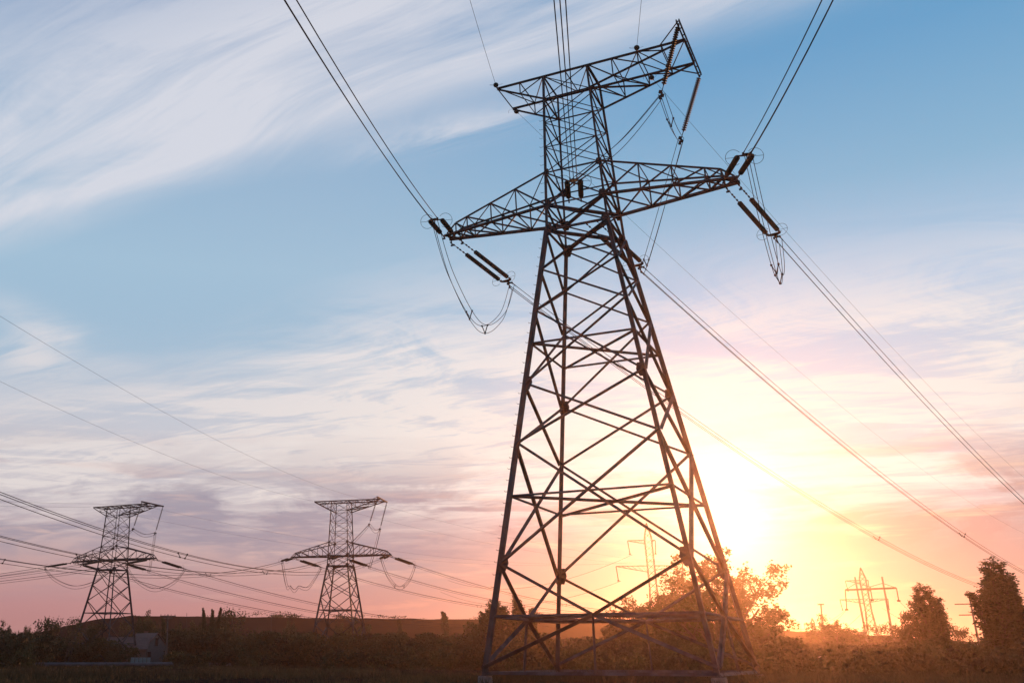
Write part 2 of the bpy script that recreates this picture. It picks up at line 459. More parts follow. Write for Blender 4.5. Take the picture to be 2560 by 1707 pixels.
        for j in range(len(uu)):
            if j: m.angle(Bt(uu[j], -1), Bt(uu[j], 1), .09 if j < 5 else .16)
            if 0 < j < 5: m.angle(Tp(uu[j], -1), Tp(uu[j], 1), .07)
            if j and j < 5:
                m.angle(Tp(uu[j - 1], -1), Tp(uu[j], 1), .07)
            if j:
                m.angle(Bt(uu[j - 1], -1), Bt(uu[j], 1), .10, None, V(0, 0, -1))
                m.angle(Bt(uu[j - 1], 1) - V(0, 0, .05), Bt(uu[j], -1) - V(0, 0, .05), .10, None, V(0, 0, 1))
        m.build('cross_lacing', M_STEEL, arm)
        for s in (-1, 1):
            for q in (-.075, .055):
                m = MB(); c = P(sg * (1.60 + q), s * .09, ZL['X0']) + V(0, s * .05, -.18)
                m.bar(c + V(0, 0, .12), c + V(0, s * .1, -.18), .14, .03, V(1, 0, 0)); m.box(c + V(0, s * .12, -.2), .2, .08, .1)
                m.build('tip_hanger_plate', M_STEEL, arm)
    # top crossarm
    arm = empty('top_crossarm'); arm.parent = root
    ends = (-.84, 1.375)
    for s in (-1, 1):
        m = MB(); m.angle(P(ends[0], s * .265, ZL['T1']), P(ends[1], s * .265, ZL['T1']), .15, .02, V(0, 0, -1)); m.build('top_chord', M_STEEL, arm)
        m = MB(); m.angle(P(-.84, s * .265, ZL['T1'] - .015), P(-.27, s * .272, ZL['T0']), .11, .016, V(0, 0, 1)); m.build('bottom_chord', M_STEEL, arm)
        m = MB(); m.angle(P(.27, s * .272, ZL['T0']), P(1.36, s * .265, ZL['T1'] - .015), .13, .018, V(0, 0, 1)); m.build('bottom_chord', M_STEEL, arm)
        m = MB()
        zb = lambda u: ZL['T0'] + (ZL['T1'] - ZL['T0']) * ((abs(u) - .27) / (.57 if u < 0 else 1.09))
        for u0, u1 in ((-.84, -.555), (-.555, -.265)):
            m.angle(P(u1, s * .266, ZL['T1']), P(u0, s * .266, zb(u0)), .07)
        m.angle(P(-.555, s * .266, ZL['T1']), P(-.555, s * .266, zb(-.555)), .06)
        m.build('side_lacing', M_STEEL, arm); m = MB()
        pu = [.27, .55, .845, 1.115]
        for a, b in zip(pu, pu[1:]):
            m.angle(P(a, s * .266, ZL['T1']), P(b, s * .266, zb(b)), .075)
            m.angle(P(b, s * .266, ZL['T1']), P(b, s * .266, zb(b)), .06)
        m.build('side_lacing', M_STEEL, arm)
    m = MB(); pu = [-.84, -.555, -.265, 0, .275, .555, .845, 1.115, 1.375]
    for j, u in enumerate(pu):
        m.angle(P(u, -.265, ZL['T1']), P(u, .265, ZL['T1']), .08)
        if j:
            s = 1 if j % 2 else -1
            m.angle(P(pu[j - 1], -s * .265, ZL['T1']), P(u, s * .265, ZL['T1']), .075)
    zb = lambda u: ZL['T0'] + (ZL['T1'] - ZL['T0']) * ((abs(u) - .27) / 1.09)
    for a, b in ((.27, .555), (.555, .845), (.845, 1.115)):
        m.angle(P(a, -.268, zb(a)), P(b, .268, zb(b)), .075); m.angle(P(b, -.268, zb(b)), P(b, .268, zb(b)), .07)
    m.angle(P(.27, -.268, ZL['T0'] - .005), P(.83, .268, zb(.83)), .12)
    m.angle(P(-.555, -.266, ZL['T0'] + .155), P(-.555, .266, ZL['T0'] + .155), .06)
    m.build('cross_lacing', M_STEEL, arm)
    m = MB()
    for q in (-.09, .09):
        m.bar(P(1.375, -.63, ZL['T1'] + .015) + V(q, 0, 0), P(1.375, .57, ZL['T1'] + .015) + V(q, 0, 0), .07, .22, V(0, 0, 1))
    for k in range(9):
        m.box(P(1.375, -.6 + k * .143, ZL['T1'] + .015) + V(0, 0, .06), .16, .12, .02)
    m.angle(P(1.1, -.265, ZL['T1']), P(1.37, -.61, ZL['T1'] + .01), .08); m.angle(P(1.1, .265, ZL['T1']), P(1.37, .55, ZL['T1'] + .01), .08)
    m.build('end_beam', M_STEEL, arm)
    m = MB()
    for u, s in ((-.84, -1), (.845, -1), (-.84, 1), (.845, 1)):
        m.bar(P(u, s * .268, ZL['T1']), P(u, s * .285, ZL['T1'] + .012), .07)
    m.build('earth_wire_bracket', M_STEEL, arm)
    # climbing pegs up one leg
    if tall:
        pm = MB(); pm.tube([V(0, 0, 0), V(-.30, 0, 0), V(-.33, 0, .07)], .014, 4); pm = pm.mesh('climbing_peg'); pm.materials.append(M_STEEL)
        z = zbase + .2; n = 0
        while z < ZL['T0'] - .05 and n < 90:
            o = bpy.data.objects.new('climbing_peg', pm); COL.objects.link(o); o.parent = root
            o.location = corner('A', z) + V(-.04, -.02, 0); z += .115 if z > ZL['K'] else .108; n += 1
    return root

main_t = build_tower('transmission_tower', ZL['base'], True)
POSE = {'main': (2.28672, 9.97098, rad(-27.6807), 0.0, ZL['base']),
        'mid': (-1.213, 32.927, rad(-15.354), -1.5814, 1.46),
        'left': (-8.656, 33.742, rad(-24.089), -1.6329, 1.46)}
def place(root, key):
    x, y, t, d, zb = POSE[key]
    root.location = (x * U, y * U, (zb + d) * U + EYE.z); root.rotation_euler = (0, 0, t)
def TW(key, p):
    """tower units (u, v, z) to world metres"""
    x, y, t, d, zb = POSE[key]; c, s = math.cos(t), math.sin(t); u, v, z = p
    return V((x + u * c - v * s) * U, (y + u * s + v * c) * U, (z + d) * U + EYE.z)
place(main_t, 'main')
tag(main_t, 'huge lattice steel pylon towering in front, low sun behind its right legs', 'pylon', 'angle pylons of the power line')
mid_t = build_tower('transmission_tower', 1.46, False)
place(mid_t, 'mid')
tag(mid_t, 'smaller dark lattice pylon between the left pylon and the huge front one', 'pylon', 'angle pylons of the power line')
index_children()
left_t = copy_tree(mid_t)
place(left_t, 'left')
tag(left_t, 'dark lattice pylon at far left rising beside the small house', 'pylon', 'angle pylons of the power line')

# ------------------------------------------------------------------ insulators and conductors
def disc_string(nd, pitch, seg=12, rd=.168):
    m = MB()
    for i in range(nd):
        y = i * pitch
        m.lathe([(.02, y + pitch * .98), (.045, y + pitch * .95), (.05, y + pitch * .55), (rd * .5, y + pitch * .34), (rd * .93, y + pitch * .16), (rd, y + pitch * .08), (rd * .9, y + pitch * .02), (rd * .45, y + pitch * .12), (.03, y + .001)][::-1], seg, V(0, 0, 0), V(0, 1, 0))
    me = m.mesh('insulator_discs'); me.materials.append(M_GLASS); return me
ND, PT = 25, .166
DISC = disc_string(ND, PT, 12)
DISC_FAR = disc_string(ND, PT, 7, .19)
def make_tension(far=False):
    r = empty('tension_insulator_set'); L0, D0 = 6.85, 1.9; D1 = D0 + ND * PT
    for s in (-1, 1):
        x = s * .39
        m = MB(); m.tube([V(x, 0, 0), V(x, D0, 0)], .022 if not far else .04, 5)
        for q in (0, .35, .8, 1.1, 1.5, 1.82): m.box(V(x, q, 0), .09, .16, .07)
        m.build('link_rod', M_DARK, r)
        o = bpy.data.objects.new('insulator_string', DISC_FAR if far else DISC); COL.objects.link(o); o.parent = r; o.location = (x, D0, 0)
        m = MB(); m.tube([V(x, D0 - .02, 0), V(x, D1 + .25, 0)], .03, 6); m.build('string_pin', M_DARK, r)
        m = MB(); k = 18
        m.tube([V(x + s * (.20 + .44 * math.cos(a)), D1 - .02, .46 * math.sin(a)) for a in [rad(-128 + 270 * j / k) for j in range(k + 1)]], .013, 4)
        m.tube([V(x, D1 + .05, 0), V(x + s * .1, D1 - .02, .0), V(x + s * .64, D1 - .02, .0)], .012, 4)
        m.tube([V(x, D1 + .1, 0), V(x + s * .2, D1 + .2, 0)], .012, 4)
        m.build('arcing_horn', M_DARK, r)
    m = MB(); y = D1 + .22
    pts = [V(-.5, y, .02), V(.5, y, .02), V(.42, y + .16, .02), V(.08, y + .3, .02), V(-.08, y + .3, .02), V(-.42, y + .16, .02)]
    m.add(pts + [p - V(0, 0, .05) for p in pts], [(0, 1, 2, 3, 4, 5), (11, 10, 9, 8, 7, 6)] + [(i, (i + 1) % 6, 6 + (i + 1) % 6, 6 + i) for i in range(6)])
    m.box(V(-.39, y - .02, 0), .12, .12, .14); m.box(V(.39, y - .02, 0), .12, .12, .14)
    m.build('yoke_plate', M_DARK, r)
    m = MB(); m.bar(V(0, y + .25, 0), V(0, L0 - .12, 0), .05)
    m.box(V(0, y + .42, 0), .12, .12, .1)
    pts = [V(-.22, L0, .02), V(.22, L0, .02), V(.04, L0 - .3, .02), V(-.04, L0 - .3, .02)]
    m.add(pts + [p - V(0, 0, .05) for p in pts], [(0, 1, 2, 3), (7, 6, 5, 4)] + [(i, (i + 1) % 4, 4 + (i + 1) % 4, 4 + i) for i in range(4)])
    m.bar(V(0, L0 - .15, 0), V(0, L0, -.36), .06)
    for dx_, dz_ in ((-.2, 0), (.2, 0), (0, -.35)):
        m.tube([V(dx_, L0 - .05, dz_), V(dx_, L0 + .5, dz_)], .035, 6); m.box(V(dx_, L0, dz_), .09, .14, .11)
    m.build('conductor_clamp', M_DARK, r)
    return r
def orient(o, p, d):
    d = Vector(d).normalized(); x = d.cross(V(0, 0, 1)).normalized(); z = x.cross(d)
    o.matrix_world = Matrix(((x.x, d.x, z.x, p.x), (x.y, d.y, z.y, p.y), (x.z, d.z, z.z, p.z), (0, 0, 0, 1)))
    m = o.matrix_world.copy(); o.location = m.to_translation(); o.rotation_mode = 'XYZ'; o.rotation_euler = m.to_euler()
def make_hanging(far=False):
    """suspension string hanging down its -Y side with a three-way clamp"""
    r = empty('suspension_insulator')
    m = MB(); m.tube([V(0, -.1, 0), V(0, .25, 0)], .03, 5); m.box(V(0, .05, 0), .12, .12, .12); m.build('shackle', M_DARK, r)
    o = bpy.data.objects.new('insulator_string', DISC_FAR if far else DISC); COL.objects.link(o); o.parent = r; o.location = (0, .25, 0)
    y = .25 + ND * PT
    m = MB(); m.tube([V(0, .2, 0), V(0, y + .55, 0)], .028, 5); m.bar(V(-.26, y + .55, 0), V(.26, y + .55, 0), .09, .07)
    m.box(V(-.24, y + .6, 0), .13, .2, .2); m.box(V(.24, y + .6, 0), .13, .2, .2); m.box(V(0, y + .85, 0), .12, .26, .16); m.bar(V(0, y + .5, 0), V(0, y + .8, 0), .05)
    m.build('clamp', M_DARK, r)
    return r, y + .6
TEN = {False: make_tension(False), True: make_tension(True)}
HANG_N, HL = make_hanging(False)
HANG_F, _ = make_hanging(True)
index_children()
first = {id(TEN[False]): True, id(TEN[True]): True, id(HANG_N): True, id(HANG_F): True}
def use(proto):
    if first.pop(id(proto), None): return proto
    return copy_tree(proto)
OFFS = ((-.2, 0), (.2, 0), (0, -.35))
def line_dir(key, side, phi, a):
    p0 = TW(key, (0, 0, 0)); d = TW(key, (math.sin(phi), side * math.cos(phi), -a)) - p0
    return d / U
def span(key, att, side, phi, a, b, s):
    return TW(key, (att[0] + s * math.sin(phi), att[1] + side * s * math.cos(phi), att[2] - a * s + b * s * s))
def side_vec(key, side, phi):
    d = line_dir(key, side, phi, 0); return V(-d.y, d.x, 0).normalized() * -1
def bundle(key, att, side, phi, a, b, s0, s1, r, label, cat_group, spacers=(), step=.5):
    root = empty('power_line', span(key, att, side, phi, a, b, s0)); o0 = Vector(root.location)
    sv = side_vec(key, side, phi); n = max(8, int((s1 - s0) / step))
    ss = [s0 + (s1 - s0) * i / n for i in range(n + 1)]
    for ox, oz in OFFS:
        m = MB(); m.tube([span(key, att, side, phi, a, b, s) + sv * ox + V(0, 0, oz) - o0 for s in ss], r, 5)
        m.build('conductor', M_WIRE, root)
    for s in spacers:
        p = span(key, att, side, phi, a, b, s) - o0; m = MB(); q = [p + sv * ox + V(0, 0, oz) for ox, oz in OFFS]
        d = line_dir(key, side, phi, 0)
        for i, j, e in ((0, 2, 0), (1, 2, 1.2)):
            m.bar(q[i] + d * e, q[j] + d * e, .05 if r < .03 else .09)
            m.box(q[i] + d * e, .12, .12, .12); m.box(q[j] + d * e, .12, .12, .12)
        m.build('spacer', M_DARK, root)
    tag(root, label, 'power line', cat_group); return root
def single(key, att, side, phi, a, b, s0, s1, r, label, group, n=60):
    root = span(key, att, side, phi, a, b, s0); m = MB()
    m.tube([span(key, att, side, phi, a, b, s0 + (s1 - s0) * i / n) - root for i in range(n + 1)], r, 4)
    o = m.build('earth_wire', M_WIRE); o.location = root; tag(o, label, 'earth wire', group); return o
def loop(name, pts, label, group, r=.02, n=14, sp=(), key='main'):
    """three-conductor jumper through the world points pts (smoothed)"""
    P_ = [Vector(p) for p in pts]; root = empty(name, P_[0]); o0 = P_[0].copy()
    def cr(i, t):
        p0, p1, p2, p3 = P_[max(i - 1, 0)], P_[i], P_[i + 1], P_[min(i + 2, len(P_) - 1)]
        return .5 * ((2 * p1) + (p2 - p0) * t + (2 * p0 - 5 * p1 + 4 * p2 - p3) * t * t + (3 * p1 - p0 - 3 * p2 + p3) * t ** 3)
    path = [cr(i, j / n) for i in range(len(P_) - 1) for j in range(n)] + [P_[-1]]
    ax = (P_[-1] - P_[0]); ax.z = 0; sv = V(-ax.y, ax.x, 0).normalized() if ax.length > .1 else V(1, 0, 0)
    for k, (ox, oz) in enumerate(OFFS):
        m = MB(); L = len(path) - 1
        m.tube([p - o0 + sv * ox + V(0, 0, oz * (1 + .6 * math.sin(PI * i / L))) for i, p in enumerate(path)], r, 5)
        m.build('conductor', M_WIRE, root)
    for f in sp:
        i = int(f * (len(path) - 1)); p = path[i] - o0; k = 1 + .6 * math.sin(PI * f); m = MB(); q = [p + sv * ox + V(0, 0, oz * k) for ox, oz in OFFS]
        m.bar(q[0], q[2], .05); m.bar(q[1], q[2], .05)
        for c in q: m.box(c, .1, .1, .1)
        m.build('spacer', M_DARK, root)
    tag(root, label, 'jumper cable', group); return root
def hang(key, top, bot, proto, label, group):
    o = use(proto); a, b = TW(key, top), TW(key, bot)
    orient(o, a, b - a); tag(o, label, 'insulator', group); return o, a + (b - a).normalized() * HL
XB = ZL['X0']
def outfit(key, away, near, far, names, r, s1_away, s1_near, sp_away, sp_near, gw):
    """tension sets, conductor bundles, jumpers of one tower. away/near = (phi, a, b)"""
    ends = {}
    proto = TEN[far]
    gset, gline = 'tension insulator sets on the ' + names['t'], 'conductor bundles strung from the ' + names['t']
    for side, (phi, a, b), s1, sps, wd in ((1, away, s1_away, sp_away, 'running away'), (-1, near, s1_near, sp_near, 'coming overhead')):
        for ph, u, v in (('left', -1.6, .09), ('middle', 0.0, .32), ('right', 1.585, .09)):
            att = (u, side * v, XB - .03)
            L = 6.85 / U; p = TW(key, att); e = span(key, att, side, phi, a, b, L * .98)
            o = use(proto); orient(o, p, e - p)
            where = {'left': 'left arm tip', 'middle': 'body', 'right': 'right arm tip'}[ph]
            far_s = 'on the far side' if side > 0 else 'on the near side'
            tag(o, 'twin glass strings, %s of %s, %s' % (where, names['t'], far_s), 'insulator', gset)
            ends[(ph, side)] = span(key, att, side, phi, a, b, L * 1.02)
            bundle(key, att, side, phi, a, b, L, s1, r, 'three conductors from %s of %s %s' % (where, names['t'], names['d'][side]), gline, sps)
    (pa, aa, ba), (pn, an, bn) = gw
    for side, (phi, a, b), s1 in ((1, gw[0], s1_away), (-1, gw[1], s1_near)):
        for ph, u in (('left', -.84), ('right', .845)):
            att = (u, side * .285, ZL['T1'] + .012)
            single(key, att, side, phi, a, b, .12, s1, r * .5, 'thin wire from %s end of %s top arm %s' % ({'left': 'left', 'right': 'right'}[ph], names['t'], names['d'][side]), 'earth wires of the ' + names['t'])
            if not far:
                m = MB(); d = line_dir(key, side, phi, a); p = TW(key, att)
                m.lathe([(.02, 0), (.05, .05), (.17, .12), (.19, .22), (.14, .34), (.05, .40), (.03, .5)], 14, V(0, 0, 0), d)
                o = m.build('earth_wire_insulator', M_GLASS); o.location = p + d * .2
                tag(o, 'single glass bowl insulator at the %s end of the front pylon top arm, %s' % (ph, 'far corner' if side > 0 else 'near corner'), 'insulator', 'earth wire insulators')
                c = MB(); rr = .42; sv = side_vec(key, side, phi)
                c.tube([V(0, 0, 0)] + [sv * (rr * math.sin(q)) * 1.1 + d * (.2 + rr * (1 - math.cos(q))) * -.9 + V(0, 0, .25 * side * -1 * math.sin(q / 2)) for q in [j * PI * 1.5 / 12 for j in range(1, 13)]], .009, 4)
                l = c.build('bonding_wire', M_WIRE, o); l.location = d * .45
    return ends

A_main = (.239, .203, .00366); N_main = (.269, .247, .00966)
E1 = outfit('main', A_main, N_main, False,
            {'t': 'front pylon', 'd': {1: 'sloping to right horizon', -1: 'rising overhead'}}, .024, 54, 17.5,
            (14.5, 25, 36), (), ((.241, .202, .00354), (.260, .235, .012)))
A_mid = (rad(30.4), .185, .0068); N_mid = (rad(4.36), .175, .00507)
E2 = outfit('mid', A_mid, N_mid, True,
            {'t': 'middle distant pylon', 'd': {1: 'running right', -1: 'running to left edge'}}, .024, 24, 36,
            (9,), (7.5, 17), ((rad(30.4), .10, .003), (rad(3.2), .091, .00284)))
A_l = (rad(21.7), .20, .006); N_l = (rad(-6), .2, .0045)
E3 = outfit('left', A_l, N_l, True,
            {'t': 'far left pylon', 'd': {1: 'running right', -1: 'leaving at left edge'}}, .026, 33, 22,
            (10,), (), ((rad(21.7), .09, .003), (rad(-8), .12, .003)))
# hanging strings and jumpers, front pylon
G = 'jumper cables of the front pylon'
_, c1 = hang('main', (1.375, -.60, 6.235), (1.116, -.6, 5.492), HANG_N, 'long glass disc string hanging from the near end of the front pylon top beam', 'hanging disc strings of the front pylon')
_, c2 = hang('main', (1.375, .54, 6.235), (1.103, .54, 5.56), HANG_N, 'long glass disc string hanging from the far end of the front pylon top beam', 'hanging disc strings of the front pylon')
dn = V(0, 0, 1)
def sag(a, b, z, f=(.18, .5, .82), push=V(0, 0, 0)):
    lo = a.lerp(b, .5); lo.z = z; d = min(a.z, b.z) - z
    return [a, a.lerp(b, f[0]) - dn * (d * .62 + (a.z - a.lerp(b, f[0]).z) * 0) + push * .6, lo + push, a.lerp(b, f[2]) - dn * (d * .62) + push * .6, b]
zL = TW('main', (0, 0, 3.45)).z
loop('jumper', sag(E1[('left', -1)], E1[('left', 1)], zL), 'slack three-wire jumper drooping under the left arm tip of the front pylon', G, sp=(.42, .56))
loop('jumper', sag(E1[('right', -1)], E1[('right', 1)], TW('main', (0, 0, 3.50)).z), 'slack three-wire jumper drooping under the right arm tip of the front pylon', G, sp=(.45, .55))
a, b = E1[('middle', -1)], c1
loop('jumper', [a, a.lerp(b, .5) - dn * .5, b], 'three-wire jumper climbing from the pylon body to the near hanging string', G)
loop('jumper', [c1, c1.lerp(c2, .5) - dn * .55, c2], 'short three-wire jumper between the two hanging strings of the front pylon', G, sp=(.4,))
a, b = c2, E1[('middle', 1)]
loop('jumper', [a, a.lerp(b, .5) - dn * .1, a.lerp(b, .85) - dn * .1, b], 'long three-wire jumper dropping past the right arm to the far strings', G, sp=(.78,))
# middle pylon
G = 'jumper cables of the middle distant pylon'; H = 'hanging disc strings of the middle distant pylon'
_, c1 = hang('mid', (1.375, -.60, 6.235), (1.134, -.6, 5.52), HANG_F, 'disc string hanging from the near end of the middle pylon top beam', H)
_, c2 = hang('mid', (1.375, .54, 6.235), (1.173, .54, 5.52), HANG_F, 'disc string hanging from the far end of the middle pylon top beam', H)
_, d1 = hang('mid', (-1.66, -.06, 4.55), (-1.66, -.06, 3.85), HANG_F, 'leftmost upright disc string under the left arm of the middle pylon', H)
_, d2 = hang('mid', (-1.42, .08, 4.55), (-1.42, .08, 3.85), HANG_F, 'second upright disc string under the left arm of the middle pylon', H)
Rf = .03
loop('jumper', [E2[('left', -1)], E2[('left', -1)].lerp(d1, .6) - dn * 1.6, d1], 'jumper dropping from the near left strings to the first upright disc string', G, Rf)
loop('jumper', [d1, d1.lerp(d2, .5) - dn * .7, d2], 'short jumper between the two upright disc strings', G, Rf)
loop('jumper', [d2, d2.lerp(E2[('left', 1)], .45) - dn * 1.6, E2[('left', 1)]], 'jumper swinging from the second upright disc string to the far left strings', G, Rf)
loop('jumper', sag(E2[('right', -1)], E2[('right', 1)], TW('mid', (0, 0, 3.62)).z), 'drooping jumper under the right arm of the middle distant pylon', G, Rf, sp=(.42, .62))
loop('jumper', [E2[('middle', -1)], E2[('middle', -1)].lerp(c1, .5) - dn * .5, c1], 'jumper rising from the middle pylon body to its near hanging string', G, Rf)
loop('jumper', [c1, c1.lerp(c2, .5) - dn * .6, c2], 'short jumper between the hanging strings of the middle distant pylon', G, Rf)
loop('jumper', [c2, c2.lerp(E2[('middle', 1)], .5) - dn * .2, E2[('middle', 1)]], 'jumper dropping from the far hanging string of the middle pylon to its body', G, Rf)
G = 'jumper cables of the far left pylon'; H = 'hanging disc strings of the far left pylon'
_, c1 = hang('left', (1.375, -.60, 6.235), (1.165, -.6, 5.56), HANG_F, 'disc string hanging from the near end of the far left pylon top beam', H)
_, c2 = hang('left', (1.375, .54, 6.235), (1.195, .54, 5.55), HANG_F, 'disc string hanging from the far end of the far left pylon top beam', H)
loop('jumper', sag(E3[('left', -1)], E3[('left', 1)], TW('left', (0, 0, 3.82)).z), 'drooping jumper under the left arm of the far left pylon', G, Rf)
loop('jumper', sag(E3[('right', -1)], E3[('right', 1)], TW('left', (0, 0, 3.66)).z), 'drooping jumper under the right arm of the far left pylon', G, Rf)
loop('jumper', [E3[('middle', -1)], E3[('middle', -1)].lerp(c1, .5) - dn * .5, c1], 'jumper rising from the far left pylon body to its near hanging string', G, Rf)
loop('jumper', [c1, c1.lerp(c2, .5) - dn * .6, c2], 'short jumper between the hanging strings of the far left pylon', G, Rf)
loop('jumper', [c2, c2.lerp(E3[('middle', 1)], .5) - dn * .2, E3[('middle', 1)]], 'jumper dropping from the far hanging string of the far left pylon to its body', G, Rf)
#@@REST@@
# ------------------------------------------------------------------ ground and bank
rng = np.random.default_rng(7)
def grid_mesh(name, xs, ys, zf, m):
    nx, ny = len(xs), len(ys); v = [(x, y, zf(x, y)) for y in ys for x in xs]
    f = [(j * nx + i, j * nx + i + 1, (j + 1) * nx + i + 1, (j + 1) * nx + i) for j in range(ny - 1) for i in range(nx - 1)]
    me = bpy.data.meshes.new(name); me.from_pydata(v, [], f); me.materials.append(m)
    for p in me.polygons: p.use_smooth = True
    o = bpy.data.objects.new(name, me); COL.objects.link(o); return o
from mathutils import noise as mn
def gz(x, y):
    d = math.hypot(x, y)
    z = (mn.noise(V(x * .045, y * .045, 0)) * .16 + mn.noise(V(x * .2, y * .2, 3)) * .07)
    return z * min(1, max(0, (d - 25) / 30)) * min(1, max(0.0, (260 - d) / 120)) - .02
gx = sorted(set([-1500, -900, -500, -300, -200] + list(range(-140, 150, 2)) + [200, 300, 500, 900, 1500]))
gy = sorted(set([-200, -60] + list(range(20, 240, 2)) + [260, 320, 450, 700, 1100, 1600]))
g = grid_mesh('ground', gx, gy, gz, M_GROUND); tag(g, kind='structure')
def ground_z(x, y): return gz(x, y)
# long bare bank closing the horizon: (photo x, distance, height)
bank_pts = [(-260, 400, 2), (-60, 400, 4), (60, 400, 9), (190, 400, 13.2), (243, 400, 14.6), (313, 400, 15.6), (560, 405, 15.8), (1000, 410, 15.4), (1420, 415, 15.0),
            (1700, 395, 12.6), (1930, 380, 9.9), (2100, 372, 8.8), (2233, 365, 7.6), (2310, 362, 7.0), (2420, 360, 6.0), (2560, 360, 5.0), (2900, 360, 4), (3300, 360, 3)]
hv = []; dense = []
for (a, d0, h0), (b, d1, h1) in zip(bank_pts, bank_pts[1:]):
    k = max(1, int(abs(b - a) / 14))
    dense += [(a + (b - a) * i / k, d0 + (d1 - d0) * i / k, h0 + (h1 - h0) * i / k) for i in range(k)]
for i, (px, d, h) in enumerate(dense):
    h2 = h + mn.noise(V(px * .02, 0, 5)) * .35 + mn.noise(V(px * .1, 0, 9)) * .14
    for dd, hh in ((-55, -.3), (-34, h2 * .30), (-18, h2 * .66), (-4, h2 * .97), (0, h2), (14, h2), (60, -.3)):
        p = foot(px, d + dd); hv.append((p.x, p.y, hh + (mn.noise(V(p.x * .07, p.y * .07, 2)) * 1.1 if -50 < dd < -5 else 0)))
nr = 7
hf = [(i * nr + j, (i + 1) * nr + j, (i + 1) * nr + j + 1, i * nr + j + 1) for i in range(len(dense) - 1) for j in range(nr - 1)]
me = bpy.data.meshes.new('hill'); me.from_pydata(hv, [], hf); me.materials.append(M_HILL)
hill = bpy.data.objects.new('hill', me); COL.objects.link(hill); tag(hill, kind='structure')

# ------------------------------------------------------------------ pipeline in front of the far pylons
root = empty('pipeline', foot(300, 172)); o0 = Vector(root.location)
m = MB(); pts = []
for i in range(46):
    px = -160 + i * 20; p = foot(px, 172 + i * .15); pts.append(p - o0 + V(0, 0, .42 + .05 * mn.noise(V(i * .4, 0, 0))))
m.tube(pts, .29, 10); m.build('pipe', M_PIPE, root)
for i in range(2, 45, 4):
    p = pts[i]; b = MB(); b.box(p - V(0, 0, .36), .5, .7, .4); b.build('support_block', M_CONC, root)
# expansion frame standing over the pipe
p = foot(660, 175) - o0; b = MB()
for q in (-.62, .62): b.bar(p + V(q, 0, .1), p + V(q, 0, 1.0), .14)
b.bar(p + V(-.7, 0, 1.0), p + V(.7, 0, 1.0), .16); b.build('pipe_frame', M_DARK, root)
tag(root, 'long grey pipeline lying low across the dark field at left', 'pipeline')
root = empty('pipeline', foot(1640, 168)); o0 = Vector(root.location); m = MB()
m.tube([foot(1480 + i * 20, 168) - o0 + V(0, 0, .36) for i in range(13)], .22, 8); m.build('pipe', M_PIPE, root)
b = MB(); b.box(foot(1560, 168) - o0 + V(0, 0, .08), .4, .5, .3); b.build('support_block', M_CONC, root)
tag(root, 'short pale stretch of pipe low behind the front pylon legs', 'pipeline')

# ------------------------------------------------------------------ distant pylons and poles at right
def slim_pylon(px, dist, H, arms, label, W0=5.2, W1=1.9, thick=.22):
    """tapered lattice mast with a pointed peak; arms: (height, left reach, right reach, string length)"""
    r = empty('lattice_pylon', foot(px, dist)); yaw = -math.atan2(r.location.x, r.location.y) + rad(8); r.rotation_euler = (0, 0, yaw)
    zt = arms[0][0]; w = lambda z: (W0 + (W1 - W0) * min(1, z / (zt * .55)) ** .8) / 2 if z < zt + .6 else W1 / 2 * max(.06, 1 - (z - zt - .6) / (H - zt - .6))
    for a, b in ((-1, -1), (1, -1), (1, 1), (-1, 1)):
        m = MB(); zs = [0, zt * .2, zt * .4, zt * .6, zt + .59, H]
        for z0, z1 in zip(zs, zs[1:]): m.bar(V(a * w(z0), b * w(z0), z0), V(a * w(z1), b * w(z1), z1), thick)
        m.build('leg', M_STEEL, r)
    for a, b in (((-1, -1), (1, -1)), ((1, -1), (1, 1)), ((1, 1), (-1, 1)), ((-1, 1), (-1, -1))):
        m = MB(); z = 0
        while z < H - 1:
            st_ = max(1.3, w(z) * 1.7); z1 = min(H, z + st_)
            m.bar(V(a[0] * w(z), a[1] * w(z), z), V(b[0] * w(z1), b[1] * w(z1), z1), thick * .5)
            m.bar(V(b[0] * w(z), b[1] * w(z), z), V(a[0] * w(z1), a[1] * w(z1), z1), thick * .5)
            z = z1
        m.build('lattice_panel', M_STEEL, r)
    for h, lf, rt, sl_ in arms:
        for sg, L in ((-1, lf), (1, rt)):
            if L < .5: continue
            m = MB(); n = max(3, int(L / 1.5)); wv = w(h)
            for s in (-1, 1):
                m.bar(V(sg * wv, s * wv, h), V(sg * L, s * .1, h), thick * .7)
                m.bar(V(sg * wv, s * wv, h - L * .17 if sg < 0 or True else h), V(sg * L, s * .1, h - .1), thick * .6)
                for i in range(n):
                    t0, t1 = i / n, (i + 1) / n; u0, u1 = sg * (wv + (L - wv) * t0), sg * (wv + (L - wv) * t1)
                    y0, y1 = s * (wv * (1 - t0) + .1), s * (wv * (1 - t1) + .1)
                    m.bar(V(u0, y0, h - L * .17 * (1 - t0)), V(u1, y1, h), thick * .4)
            m.build('crossarm', M_STEEL, r)
            if sl_:
                m = MB(); m.tube([V(sg * L, 0, h - .1), V(sg * (L - .3), 0, h - sl_)], .13, 5); m.box(V(sg * (L - .3), 0, h - sl_), .5, .5, .3)
                m.build('insulator_string', M_DARK, r)
    tag(r, label, 'pylon'); return r
slim_pylon(1652, 294, 35.8, [(31.2, 5.6, 1.9, 3.6), (24.5, 9.4, 6.9, 3.8)], 'slim lattice pylon in the glare behind the front pylon, left of big tree', 6.4, 1.9, .16)
slim_pylon(2194, 425, at(2155, 1418, 425).z, [(at(2150, 1450, 425).z, 6.0, 1.8, 3.6), (at(2160, 1497, 425).z, 9.0, 7.2, 3.6)], 'slim lattice pylon behind the two-pole frame at right', 6.4, 2.1, .19)
